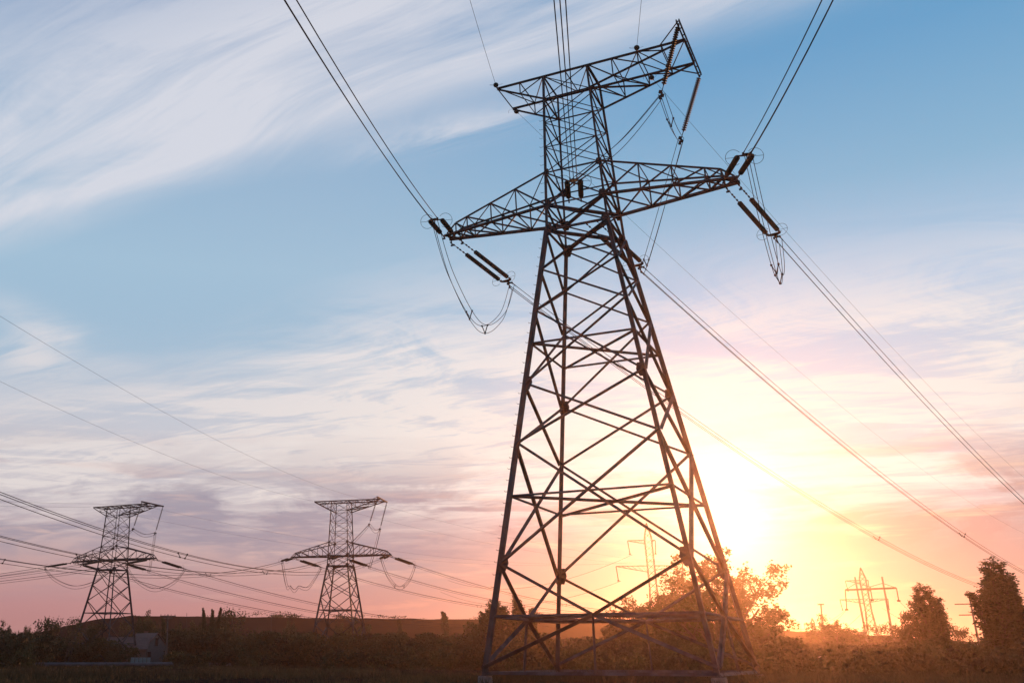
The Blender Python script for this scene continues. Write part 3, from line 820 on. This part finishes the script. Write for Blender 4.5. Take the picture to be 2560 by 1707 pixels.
slim_pylon(2047, 620, at(2040, 1544, 620).z, [(at(2040, 1558, 620).z, 4.6, .8, 4.0), (at(2040, 1578, 620).z, 6.5, 3.6, 2.0)], 'tiny distant lattice pylon between the pale cooling tower and round tree', 4.0, 1.6, .34)
# two-pole concrete frame
r = empty('pole_frame', foot(2204, 352)); D = 352
k = D / 2455.6
for px0, px1, top in ((2176, 2137, 31.5), (2242, 2205, 31.6)):
    b0, = (foot(px0, D),); t1 = at(px1, 1441, D)
    m = MB(); m.tube([b0 - r.location, t1 - r.location], .42, 8, .24); m.build('pole', M_CONC, r)
p1, p2 = at(2113, 1474, D) - r.location, at(2241, 1469, D) - r.location
m = MB(); m.bar(p1, p2, .45, .5); m.build('crossbeam', M_STEEL, r)
for a, b in (((2113, 1474), (2117, 1523)), ((2241, 1469), (2247, 1501)), ((2175, 1466), (2181, 1500))):
    m = MB(); m.tube([at(*a, D) - r.location, at(*b, D) - r.location], .16, 5); m.box(at(*b, D) - r.location, .8, .5, .5); m.build('insulator_string', M_DARK, r)
m = MB()
for a, b in (((2113, 1474), (2140, 1457)), ((2207, 1457), (2241, 1469)), ((2207, 1457), (2175, 1466)), ((2140, 1457), (2175, 1466))):
    m.tube([at(*a, D) - r.location, at(*b, D) - r.location], .07, 4)
m.build('stay_wire', M_WIRE, r)
tag(r, 'two tall leaning poles joined by a crossbeam, right of the round tree', 'utility poles')
def pole(px0, px1, top, D, r0, label, arms=(), mt=None, name='utility_pole', cat='utility pole'):
    r = empty(name, foot(px0, D)); t = at(px1, top, D) - r.location
    m = MB(); m.tube([V(0, 0, 0), t], r0, 7, r0 * .65); m.build('pole', mt or M_WOOD, r)
    for f, hw, ins in arms:
        p = t * f; sv = V(r.location.y, -r.location.x, 0).normalized()
        m = MB(); m.bar(p - sv * hw, p + sv * hw, r0 * .8); m.build('crossarm', mt or M_WOOD, r)
        if ins:
            for q in (-.9, -.4, .4, .9):
                m = MB(); b_ = p + sv * hw * q; m.lathe([(.03, 0), (.05, .07), (.06, .13), (.03, .2)], 6, b_ + V(0, 0, r0 * .4)); m.build('insulator', M_DARK, r)
    tag(r, label, cat); return r
pole(2455, 2422, 1485, 330, .34, 'tall pole with two crossarms between the right poplars', ((.86, 3.9, 0), (.70, 3.4, 0)), M_CONC)
pole(2472, 2446, 1524, 350, .26, 'thinner pole just behind the two-armed pole', (), M_CONC)
pole(2062, 2052, 1508, 300, .28, 'lone thin pole beside the round tree at right', ((.985, .8, 1),), M_CONC)
pole(417, 420, 1535, 190, .17, 'wooden utility pole with a short crossarm above the small house', ((.97, 1.35, 1), (.93, .8, 0)))
pole(467, 467, 1531, 300, .08, 'thin aerial mast right of the wooden utility pole', (), M_STEEL, 'aerial_mast', 'aerial')
pole(678, 678, 1531, 330, .09, 'thin aerial mast left of the middle distant pylon', (), M_STEEL, 'aerial_mast', 'aerial')
pole(1718, 1704, 1374, 300, .34, 'tall pole lost in the glare beside the big tree', ((.93, 2.0, 0),), M_CONC)
# wires between the distant right-hand pylons
def far_wire(a, b, drop, label):
    m = MB(); a, b = Vector(a), Vector(b); n = 24
    m.tube([a.lerp(b, i / n) - V(0, 0, drop * 4 * (i / n) * (1 - i / n)) - a for i in range(n + 1)], .045, 4)
    o = m.build('overhead_wire', M_WIRE); o.location = a; tag(o, label, 'overhead wire', 'thin wires between the distant right-hand pylons')
far_wire(at(1552, 1452, 293), at(1100, 1478, 470), 6, 'thin wire leaving the left tip of the slim glare pylon lower arm')
far_wire(at(1581, 1386, 293), at(1120, 1450, 470), 6, 'thin wire leaving the left tip of the slim glare pylon upper arm')
for i, (a, b, dr, l) in enumerate((((1700, 1450, 300), (2117, 1523, 352), 12, 'thin sagging wire reaching the left string of the two-pole frame'),
        ((1700, 1462, 300), (2181, 1500, 352), 14, 'thin sagging wire reaching the middle string of the two-pole frame'),
        ((2247, 1501, 352), (2470, 1600, 420), 5, 'thin wire falling right from the two-pole frame'),
        ((1704, 1440, 294), (2118, 1520, 425), 10, 'thin sagging wire reaching the left arm of the slim right pylon'),
        ((2205, 1519, 425), (2480, 1590, 520), 5, 'thin wire falling right from the slim right pylon'))):
    far_wire(at(*a), at(*b), dr, l)

# ------------------------------------------------------------------ buildings
def building(name, px, dist, w, d, h, roof_h, yaw, mw, mr, label, cat, windows=(), gable=True, chimney=False):
    r = empty(name, foot(px, dist), yaw)
    m = MB(); hw, hd = w / 2, d / 2
    vs = [(-hw, -hd, -.3), (hw, -hd, -.3), (hw, hd, -.3), (-hw, hd, -.3), (-hw, -hd, h), (hw, -hd, h), (hw, hd, h), (-hw, hd, h)]
    fs = [(0, 1, 5, 4), (1, 2, 6, 5), (2, 3, 7, 6), (3, 0, 4, 7)]
    if gable: vs += [(-hw, 0, h + roof_h), (hw, 0, h + roof_h)]; fs = [(0, 1, 5, 4), (1, 2, 6, 9, 5), (2, 3, 7, 6), (3, 0, 4, 8, 7)]
    m.add([V(*v) for v in vs], fs); m.build('wall', mw, r)
    m = MB(); o = .35
    if gable:
        for s in (-1, 1):
            a, b = V(-hw - o, s * (hd + o), h - o * roof_h / hd), V(hw + o, s * (hd + o), h - o * roof_h / hd); c, e = V(hw + o, 0, h + roof_h), V(-hw - o, 0, h + roof_h); t = V(0, 0, .16)
            m.add([a, b, c, e, a + t, b + t, c + t, e + t], [(0, 1, 2, 3), (7, 6, 5, 4), (0, 4, 5, 1), (1, 5, 6, 2), (2, 6, 7, 3), (3, 7, 4, 0)])
    else: m.box(V(0, 0, h + .14), w + .5, d + .5, .22)
    rf = m.build('roof', mr, r)
    if chimney:
        m = MB(); m.box(V(-hw * .3, hd * .2, h + roof_h * .9), .5, .5, 1.3); m.box(V(-hw * .3, hd * .2, h + roof_h * .9 + .7), .62, .62, .12); m.build('chimney', M_BRICK, rf)
    for face, u, z, ww, wh in windows:
        f = MB(); q = {'f': (V(u, -hd - .03, z), V(1, 0, 0)), 'r': (V(hw + .03, u, z), V(0, 1, 0)), 'l': (V(-hw - .03, u, z), V(0, 1, 0))}[face]
        c, ax = q; n = V(0, -1, 0) if face == 'f' else V(1 if face == 'r' else -1, 0, 0)
        for s in (-1, 1):
            f.bar(c + ax * s * ww / 2 - V(0, 0, wh / 2), c + ax * s * ww / 2 + V(0, 0, wh / 2), .08); f.bar(c - ax * (ww / 2 + .04) + V(0, 0, s * wh / 2), c + ax * (ww / 2 + .04) + V(0, 0, s * wh / 2), .08)
        w_ = f.build('window', M_WALL, r); g_ = MB(); g_.bar(c - ax * ww / 2 - n * .01, c + ax * ww / 2 - n * .01, .04 if face != 'f' else wh, wh if face != 'f' else .04) if False else g_.box(c - n * .02, ww if face == 'f' else .04, .04 if face == 'f' else ww, wh)
        g_.build('pane', M_PANE, w_)
    tag(r, label, cat); return r
building('house', 362, 215, 7.0, 4.8, 3.5, 2.2, rad(-44), M_WALL, M_ROOF, 'small house with white gable and brown roof right of the far left pylon', 'house',
         (('r', 0, 4.2, .8, 1.5), ('r', -1.5, 1.9, .9, 1.2), ('f', 1.2, 2.0, 1.0, 1.3), ('f', -1.4, 2.0, 1.0, 1.3)), True, True)
building('outbuilding', 318, 212, 7.5, 5.0, 3.0, 1.9, rad(4), M_BRICK, M_ROOF, 'brown shed with a low roof between the pylon legs and the white gable', 'shed', (('f', 1.8, 1.6, .9, 1.0),))
building('hut', 697, 235, 2.6, 2.4, 4.8, .5, rad(10), M_BRICK, M_PALE, 'small brown hut with a pale flat roof left of the middle pylon', 'hut', (('f', 0, 3.2, .6, .8),), False)
building('warehouse', 1152, 300, 9.0, 8.0, 5.4, .4, rad(-3), M_BRICK, M_PALE, 'low warehouse with a pale roof seen just left of the front pylon', 'warehouse', (('f', -2, 4.0, 1.6, .9), ('f', 2, 4.0, 1.6, .9)), False)
building('warehouse', 1180, 285, 5.6, 6.0, 5.2, .9, rad(-8), M_WALL, M_PALE, 'whitewashed store beside the pale roofed warehouse', 'warehouse', (('f', -1.2, 3.9, .9, 1.0), ('f', 1.3, 3.9, .9, 1.0)))
building('warehouse', 1010, 310, 17.0, 8.0, 4.6, 1.2, rad(2), M_WALL, M_ROOF, 'long low white building half hidden by scrub right of the middle pylon', 'warehouse', tuple(('f', -7 + i * 2.8, 3.4, 1.2, 1.0) for i in range(6)))
building('greenhouse', 2013, 190, 5.2, 3.0, .95, .45, rad(-14), M_WALL, M_PALE, 'low pale roofed greenhouse catching the light right of the big tree', 'greenhouse', tuple(('f', -1.8 + i * 1.2, .45, .7, .5) for i in range(4)))
building('pump_house', 2027, 395, 4.4, 4.0, 9.6, .3, rad(-15), M_BRICK, M_ROOF, 'squat dark block on the bank right of the cooling tower', 'pump house', (), False)
building('depot', 2460, 300, 11.0, 6.0, 4.6, .3, rad(-25), M_FENCE, M_ROOF, 'blue-grey depot building low between the two right poplars', 'depot', (('f', -3, 3.0, 1.4, 1.2), ('f', 0, 3.0, 1.4, 1.2), ('f', 3, 3.0, 1.4, 1.2)), False)
building('chimney_stack', 2165, 395, 2.2, 2.2, 9.4, .3, rad(-20), M_CONC, M_CONC, 'small square stack at the foot of the two-pole frame', 'chimney', (), False)
# garden fence by the house
r = empty('garden_fence', foot(350, 188)); o0 = Vector(r.location)
for i in range(5):
    a, b = foot(327 + i * 10, 188) - o0, foot(337 + i * 10, 188) - o0
    m = MB(); m.bar(a + V(0, 0, .75), b - (b - a) * .04 + V(0, 0, .75), .05, 1.35)
    for q in range(6): m.bar(a.lerp(b, (q + .5) / 6) + V(0, -.035, .1), a.lerp(b, (q + .5) / 6) + V(0, -.035, 1.42), .03, .05, V(1, 0, 0))
    m.build('fence_panel', M_FENCE, r); m = MB(); m.bar(b, b + V(0, 0, 1.75), .12); m.build('post', M_WOOD, r)
tag(r, 'pale blue board fence in front of the small white house', 'fence')
# cooling towers on the horizon
for px, D, H, R0, lab in ((1992, 1500, 46.0, 13.5, 'pale cooling tower on the horizon left of the tiny pylon'), (1968, 1560, 43.5, 13.0, 'second cooling tower half hidden behind the paler one')):
    r = empty('cooling_tower', foot(px, D)); m = MB()
    prof = [(R0 * 1.04, 0)] + [(R0 * (.80 + .24 * ((t - .78) / .78) ** 2), H * t) for t in [.08 + .92 * i / 12 for i in range(13)]]
    m.lathe(prof, 36); m.build('shell', M_CTOWER, r)
    m = MB()
    for j in range(36):
        a = j * PI / 18; c = V(math.cos(a), math.sin(a), 0); m.bar(c * R0 * .98 + V(0, 0, H * .1), c * R0 * .845 + V(0, 0, H * .95), .35)
    m.lathe([(R0 * .83, H * .98), (R0 * .86, H * .985), (R0 * .86, H * 1.01), (R0 * .83, H * 1.012)], 36)
    m.build('rib', M_CTOWER, r); tag(r, lab, 'cooling tower')

# ------------------------------------------------------------------ trees
def make_leaves(pts, n, size, spread, rg, up=0.0):
    """n small leaf quads scattered round the given points"""
    pts = np.asarray(pts); c = pts[rg.integers(0, len(pts), n)] + rg.normal(0, 1, (n, 3)) * spread
    a = rg.normal(0, 1, (n, 3)); a[:, 2] += up; a /= np.linalg.norm(a, axis=1, keepdims=True)
    b = np.cross(a, rg.normal(0, 1, (n, 3))); b /= np.linalg.norm(b, axis=1, keepdims=True)
    s = (size * rg.uniform(.55, 1.3, (n, 1))); a *= s; b *= s * .62
    return np.stack([c - a, c + b * .9, c + a, c - b * .9], 1)
def grow(rg, H, kind):
    """returns trunk MB and crown anchor points for a tree of height H"""
    m = MB(); tips = []
    def br(p, d, L, r, dep):
        n = max(3, int(L / (H * .05))); pts = [p.copy()]; q = p.copy(); dd = d.copy()
        for i in range(n):
            dd = (dd + V(*(rg.normal(0, .11 if dep else .04, 3))) + V(0, 0, K['lift'] * (.10 if dep else .02))).normalized()
            q = q + dd * (L / n); pts.append(q.copy())
            if dep >= (2 if kind in ('broad', 'bare') else 1) and i >= n * .3: tips.append(tuple(q))
        m.tube(pts, r, 6 if dep == 0 else 4 if dep == 1 else 3, r * .35)
        if dep >= K['depth']: return
        nb = K['nb'][dep]
        for j in range(nb):
            f = K['start'][dep] + (1 - K['start'][dep]) * (j + rg.uniform(0, .9)) / nb
            i = min(n - 1, int(f * n)); az_ = j * 2.4 + rg.uniform(-.5, .5); base = pts[i].lerp(pts[i + 1], f * n - i if i < n else 0)
            t = (pts[i + 1] - pts[i]).normalized(); g = t.cross(V(math.cos(az_), math.sin(az_), .3)).normalized()
            ang = rad(K['ang'][dep]) * rg.uniform(.75, 1.25)
            L2 = L * K['len'][dep] * (K['taper'](f) if dep == 0 else 1 - .45 * f) * rg.uniform(.75, 1.2)
            br(base, (t * math.cos(ang) + g * math.sin(ang)).normalized(), L2, r * .42 * (1 - .4 * f), dep + 1)
    K = {'poplar': dict(lift=1.1, depth=2, nb=(30, 6), start=(.08, .10), ang=(20, 22), len=(.20, .45), taper=lambda f: 1.1 - .8 * f),
         'spire': dict(lift=1.1, depth=2, nb=(26, 5), start=(.08, .2), ang=(22, 26), len=(.24, .42), taper=lambda f: 1.1 - .7 * f),
         'broad': dict(lift=.35, depth=3, nb=(8, 6, 5), start=(.28, .3, .3), ang=(46, 40, 38), len=(.50, .50, .5), taper=lambda f: 1.1 - .5 * f),
         'bare': dict(lift=.5, depth=3, nb=(11, 6, 4), start=(.12, .2, .2), ang=(42, 36, 36), len=(.62, .55, .5), taper=lambda f: 1.15 - .65 * f),
         'bush': dict(lift=.5, depth=2, nb=(12, 6), start=(.03, .1), ang=(62, 45), len=(.9, .6), taper=lambda f: 1.1 - .5 * f)}[kind]
    L0 = H * {'poplar': .93, 'spire': .95, 'broad': .62, 'bare': .66, 'bush': .6}[kind]; R0 = H * {'poplar': .009, 'spire': .013, 'broad': .014, 'bare': .012, 'bush': .012}[kind]
    stems = {'poplar': ((0, 0, 1), (.06, .01, .95), (-.06, .02, .90), (.02, -.07, .86), (-.03, .08, .82), (.11, .04, .80), (-.12, -.03, .70), (.15, -.04, .62), (-.04, -.12, .7)),
             'broad': ((.05, 0, .98), (.42, .05, .92), (-.40, .1, .80), (.1, -.38, .85), (-.12, .4, .85), (.75, -.2, .70), (-.75, -.15, .62))}.get(kind, ((0, 0, 1),))
    if len(stems) > 1: m.tube([V(0, 0, -.3), V(0, 0, H * .09)], H * .026, 7, H * .02)
    for sx_, sy_, sh in stems:
        br(V(sx_ * .3, sy_ * .3, H * .05 if len(stems) > 1 else -.2), V(sx_, sy_, 1).normalized(), L0 * sh, R0, 0)
    return m, tips
def tree_proto(kind, H, nl, size, spread, seed, ml, nm):
    rg = np.random.default_rng(seed); m, tips = grow(rg, H, kind)
    z = np.array(tips)[:, 2].max(); r = empty(nm)
    t = m.mesh('trunk'); t.materials.append(M_BARK)
    to = bpy.data.objects.new('trunk', t); COL.objects.link(to); to.parent = r
    arr = make_leaves(tips, nl, size, spread, rg); arr[:, :, 2] = np.maximum(arr[:, :, 2], .15)
    quads('crown', arr, ml, r); tp = np.array(tips)
    return dict(root=r, H=z + spread, W=2 * np.percentile(np.hypot(tp[:, 0], tp[:, 1]), 96) + spread, used=False)
PR = {
 'poplarA': tree_proto('poplar', 14, 19000, .13, .13, 3, M_LEAF, 'poplar_tree'),
 'poplarB': tree_proto('spire', 12, 8000, .16, .16, 5, M_LEAF, 'poplar_tree'),
 'broadA': tree_proto('broad', 17, 15000, .17, .24, 11, M_LEAF, 'broad_tree'),
 'broadB': tree_proto('broad', 10, 6500, .15, .18, 12, M_LEAF, 'broad_tree'),
 'broadC': tree_proto('broad', 9, 7000, .15, .20, 23, M_LEAF2, 'broad_tree'),
 'bareA': tree_proto('bare', 9, 900, .15, .22, 31, M_LEAF2, 'sparse_tree'),
 'bareB': tree_proto('bare', 8, 1500, .15, .22, 37, M_LEAF2, 'sparse_tree'),
 'bushA': tree_proto('bush', 4, 5000, .13, .26, 41, M_BUSH, 'bush'),
 'bushB': tree_proto('bush', 4, 4000, .13, .28, 43, M_LEAF2, 'bush')}
index_children()
def tree(kind, px, top, width, dist, label, group=None, rz=None, lean=0.0):
    p = PR[kind]; r = p['root'] if not p['used'] else copy_tree(p['root']); p['used'] = True
    f = foot(px, dist); h = at(px, top, dist).z; w = width / 2455.6 * dist * math.cos(math.atan2(f.x, f.y)) * 1.25
    f.z = ground_z(f.x, f.y); r.location = f
    r.scale = (w / p['W'], w / p['W'], h / p['H']); r.rotation_euler = (0, rad(lean), rz if rz is not None else (px * .37) % 6.28)
    tag(r, label, 'bush' if 'bush' in kind else 'tree', group); return r
tree('poplarA', 2500, 1386, 108, 122, 'tall upswept poplar nearest the right edge, left of its pair', 'poplars', .4)
tree('poplarA', 2578, 1430, 100, 126, 'tall poplar cut off by the right edge of the picture', 'poplars', 2.1)
tree('poplarA', 2368, 1455, 84, 136, 'full dark poplar second from the right edge', 'poplars', 4.0)
tree('broadC', 2318, 1498, 76, 138, 'thin drooping tree leaning left out of the right-hand poplar')
tree('broadA', 1798, 1370, 250, 156, 'big spreading tree silhouetted right under the sun')
tree('broadB', 1712, 1440, 160, 165, 'rounded tree merging into the left side of the big tree')
tree('broadC', 1604, 1486, 120, 170, 'small rounded tree low left of the big tree, behind the pylon')
tree('broadB', 1893, 1521, 130, 168, 'low bushy tree at the right foot of the big tree')
tree('broadC', 1943, 1562, 50, 230, 'very small tree on the bank right of the big tree')
tree('broadB', 2095, 1533, 110, 240, 'round tree standing alone below the two-pole frame')
tree('bareA', 2203, 1552, 78, 228, 'thin twiggy tree just right of the two-pole frame')
tree('bareB', 2262, 1558, 78, 232, 'thin twiggy tree left of the leaning tree at right')
tree('bareB', 2420, 1560, 50, 228, 'thin twiggy tree between the two right poplars')
tree('poplarA', 1226, 1492, 66, 176, 'leafy poplar just behind the left leg of the front pylon')
tree('poplarA', 1304, 1487, 62, 182, 'poplar with pointed tops between the left legs of the front pylon')
tree('poplarB', 1343, 1519, 26, 186, 'lower slim poplar right of the pointed one behind the front pylon')
tree('broadB', 1200, 1531, 60, 178, 'short leafy poplar left of the front pylon left leg')
tree('poplarB', 1116, 1527, 27, 300, 'solitary slim poplar on the bank left of the front pylon')
tree('poplarB', 1004, 1547, 20, 300, 'small crooked tree top on the bank right of the middle pylon')
tree('broadB', 885, 1541, 66, 262, 'rounded tree behind the right legs of the middle pylon')
tree('broadC', 848, 1552, 34, 262, 'small round tree between the legs of the middle pylon')
tree('broadC', 723, 1547, 30, 272, 'little round tree on the bank left of the middle pylon')
for x, tp, l in ((507, 1518, 'leftmost of three narrow poplar spires near the bare tree'), (521, 1521, 'middle of three narrow poplar spires near the bare tree'), (535, 1517, 'rightmost of three narrow poplar spires near the bare tree')):
    tree('poplarB', x, tp, 15, 228, l)
tree('broadB', 540, 1527, 62, 232, 'dense dark tree below the three poplar spires')
tree('bareA', 596, 1517, 92, 230, 'bare wide twiggy tree right of the three poplar spires')
tree('broadB', 353, 1521, 50, 228, 'leafy tree rising over the bank right of the far left pylon')
tree('broadC', 383, 1549, 22, 240, 'small round tree left of the wooden utility pole')
tree('poplarB', 404, 1544, 18, 240, 'short pointed tree touching the wooden utility pole')
tree('broadC', 483, 1549, 52, 236, 'low rounded tree left of the three poplar spires')
tree('broadC', 440, 1553, 34, 236, 'low dark tree right of the wooden utility pole')
tree('broadB', 8, 1548, 56, 192, 'dark tree cut off by the left edge of the picture')
tree('broadC', 58, 1562, 40, 200, 'low dark tree second from the left edge')
tree('bareB', 108, 1541, 62, 196, 'twiggy tree left of the far left pylon, nearer the edge')
tree('bareA', 163, 1539, 56, 198, 'sparse twiggy tree just left of the far left pylon')
tree('bareB', 222, 1554, 46, 214, 'sparse twiggy tree seen through the left side of the far left pylon')
tree('bareA', 298, 1549, 50, 216, 'sparse twiggy tree seen through the right side of the far left pylon')
tree('bushA', 146, 1640, 26, 150, 'small pale green shrub at the foot of the far left pylon') if False else None
tree('bushA', 283, 1624, 28, 186, 'rounded pale green shrub at the foot of the far left pylon')
tree('bushB', 423, 1632, 24, 182, 'small leafy shrub right of the pale blue fence')
# belts of scrub that read as one mass
def scrub_points():
    rg = np.random.default_rng(99); out = []
    # (x0, x1, top photo y, near distance, far distance, count)
    bands = [(-180, 120, 1592, 150, 200, 46), (110, 330, 1600, 196, 225, 26), (395, 560, 1580, 196, 232, 60), (545, 800, 1586, 176, 235, 70),
             (690, 1010, 1592, 168, 215, 70), (960, 1360, 1590, 150, 210, 90), (1340, 1700, 1600, 130, 190, 70), (1640, 1990, 1600, 120, 190, 80),
             (1960, 2330, 1612, 130, 215, 90), (2280, 2620, 1610, 100, 180, 90), (430, 760, 1628, 150, 182, 40), (780, 1250, 1622, 118, 165, 80), (1250, 1900, 1632, 90, 130, 70), (1900, 2600, 1628, 80, 120, 90)]
    for x0, x1, top, d0, d1, n in bands:
        for _ in range(n):
            px = rg.uniform(x0, x1); D = rg.uniform(d0, d1); h = at(px, top + rg.uniform(-6, 26), D).z
            if 300 < px < 418 and D < 232 and h > 3.0: continue
            if h < .8: continue
            f = foot(px, D); out.append((f.x, f.y, h, h * rg.uniform(.38, .62)))
    return out
sp = scrub_points(); rg = np.random.default_rng(5); chunks = []
for x, y, h, w in sp:
    d = math.hypot(x, y)
    n = int(260 * h * w / 4) + 160; k = max(6, int(h * 4))
    cc = np.stack([rg.normal(0, w * .55, k), rg.normal(0, w * .55, k), h * rg.beta(2.0, 1.25, k)], 1)
    cc[:, :2] *= (1.15 - .55 * cc[:, 2:3] / h)
    c = cc[rg.integers(0, k, n)] + rg.normal(0, 1, (n, 3)) * np.array([.38, .38, .34]) * (h / 4) ** .5
    c[:, 2] = np.clip(c[:, 2], .05, h * 1.04); c[:, 0] += x; c[:, 1] += y
    chunks.append(make_leaves(c, n, .12 + .0006 * d, .03, rg))
    # woody stems
    ns = 5; b0 = np.stack([x + rg.normal(0, .25, ns), y + rg.normal(0, .25, ns), np.zeros(ns)], 1)
    b1 = b0 + np.stack([rg.normal(0, w * .5, ns), rg.normal(0, w * .5, ns), h * rg.uniform(.6, 1.05, ns)], 1)
    o = np.array([.035, 0, 0]); chunks.append(np.stack([b0 - o, b0 + o, b1 + o * .3, b1 - o * .3], 1))
for _ in range(420):
    px = rg.uniform(-60, 1500)
    if mn.noise(V(px * .012, 4, 4)) + .4 * mn.noise(V(px * .05, 1, 4)) < .12: continue
    j = min(range(len(bank_pts)), key=lambda q: abs(bank_pts[q][0] - px)); q0 = bank_pts[j] if bank_pts[j][0] <= px or j == 0 else bank_pts[j - 1]; q1 = bank_pts[bank_pts.index(q0) + 1]
    f_ = (px - q0[0]) / (q1[0] - q0[0]); zb_ = q0[2] + (q1[2] - q0[2]) * f_; p = foot(px, 403 + rg.uniform(-12, 6)); hh = rg.uniform(.2, 1.0) ** 3 * 2.0 + .25
    n = int(60 * hh); c = np.stack([rg.normal(p.x, .5 + hh * .8, n), rg.normal(p.y, 1, n), zb_ - .3 + hh * rg.beta(1.6, 1.6, n)], 1); chunks.append(make_leaves(c, n, .26, .05, rg))
print('scrub quads', sum(len(c) for c in chunks))
o = quads('scrub', np.concatenate(chunks), M_BUSH); tag(o, 'dense dark belt of bushes and undergrowth across the field', 'scrub', kind='stuff')
# grass and weeds on the near field
def grass():
    rg = np.random.default_rng(17); n = 60000
    a = rg.uniform(rad(-26), rad(42), n); d = 33 * (205 / 33) ** rg.uniform(0, 1, n)
    x, y = d * np.sin(a), d * np.cos(a); patch = np.array([mn.noise(V(x[i] * .06, y[i] * .06, 8)) + .5 * mn.noise(V(x[i] * .3, y[i] * .3, 1)) for i in range(n)])
    keep = rg.uniform(-.35, .55, n) < patch; x, y, d, patch = x[keep], y[keep], d[keep], patch[keep]
    m_ = len(x); hgt = (.16 + .26 * np.clip(patch + .3, 0, 1)) * rg.uniform(.5, 1.5, m_) * (1 + .6 * (rg.uniform(0, 1, m_) > .96))
    z = np.array([gz(x[i], y[i]) for i in range(m_)]); out = []
    for k in range(5):
        ba = rg.uniform(0, 2 * PI, m_); w = .010 + .00022 * d; bx, by = np.cos(ba) * w, np.sin(ba) * w
        px, py = x + rg.normal(0, .10, m_), y + rg.normal(0, .10, m_); lx, ly = rg.normal(0, .35, m_) * hgt, rg.normal(0, .35, m_) * hgt; hh = hgt * rg.uniform(.6, 1.1, m_)
        out.append(np.stack([np.stack([px - bx, py - by, z - .02], 1), np.stack([px + bx, py + by, z - .02], 1),
                             np.stack([px + lx + bx * .25, py + ly + by * .25, z + hh], 1), np.stack([px + lx - bx * .25, py + ly - by * .25, z + hh], 1)], 1))
    return np.concatenate(out)
ga = grass(); print('grass', len(ga))
o = quads('grass', ga, M_GRASS); tag(o, 'rough dark grass and weeds over the near field', 'grass', kind='stuff')

# ------------------------------------------------------------------ air
hz = MB(); hz.box(V(150, 700, 23.5), 3400, 2000, 49.0)
M_AIR = bpy.data.materials.new('air'); M_AIR.use_nodes = True; nt = M_AIR.node_tree; nt.nodes.clear()
vo = nt.nodes.new('ShaderNodeVolumePrincipled'); vo.inputs['Color'].default_value = (1.0, .66, .50, 1); vo.inputs['Density'].default_value = .00021
vo.inputs['Anisotropy'].default_value = .90; out = nt.nodes.new('ShaderNodeOutputMaterial'); nt.links.new(vo.outputs[0], out.inputs['Volume'])
o = hz.build('haze', M_AIR); tag(o, kind='stuff')
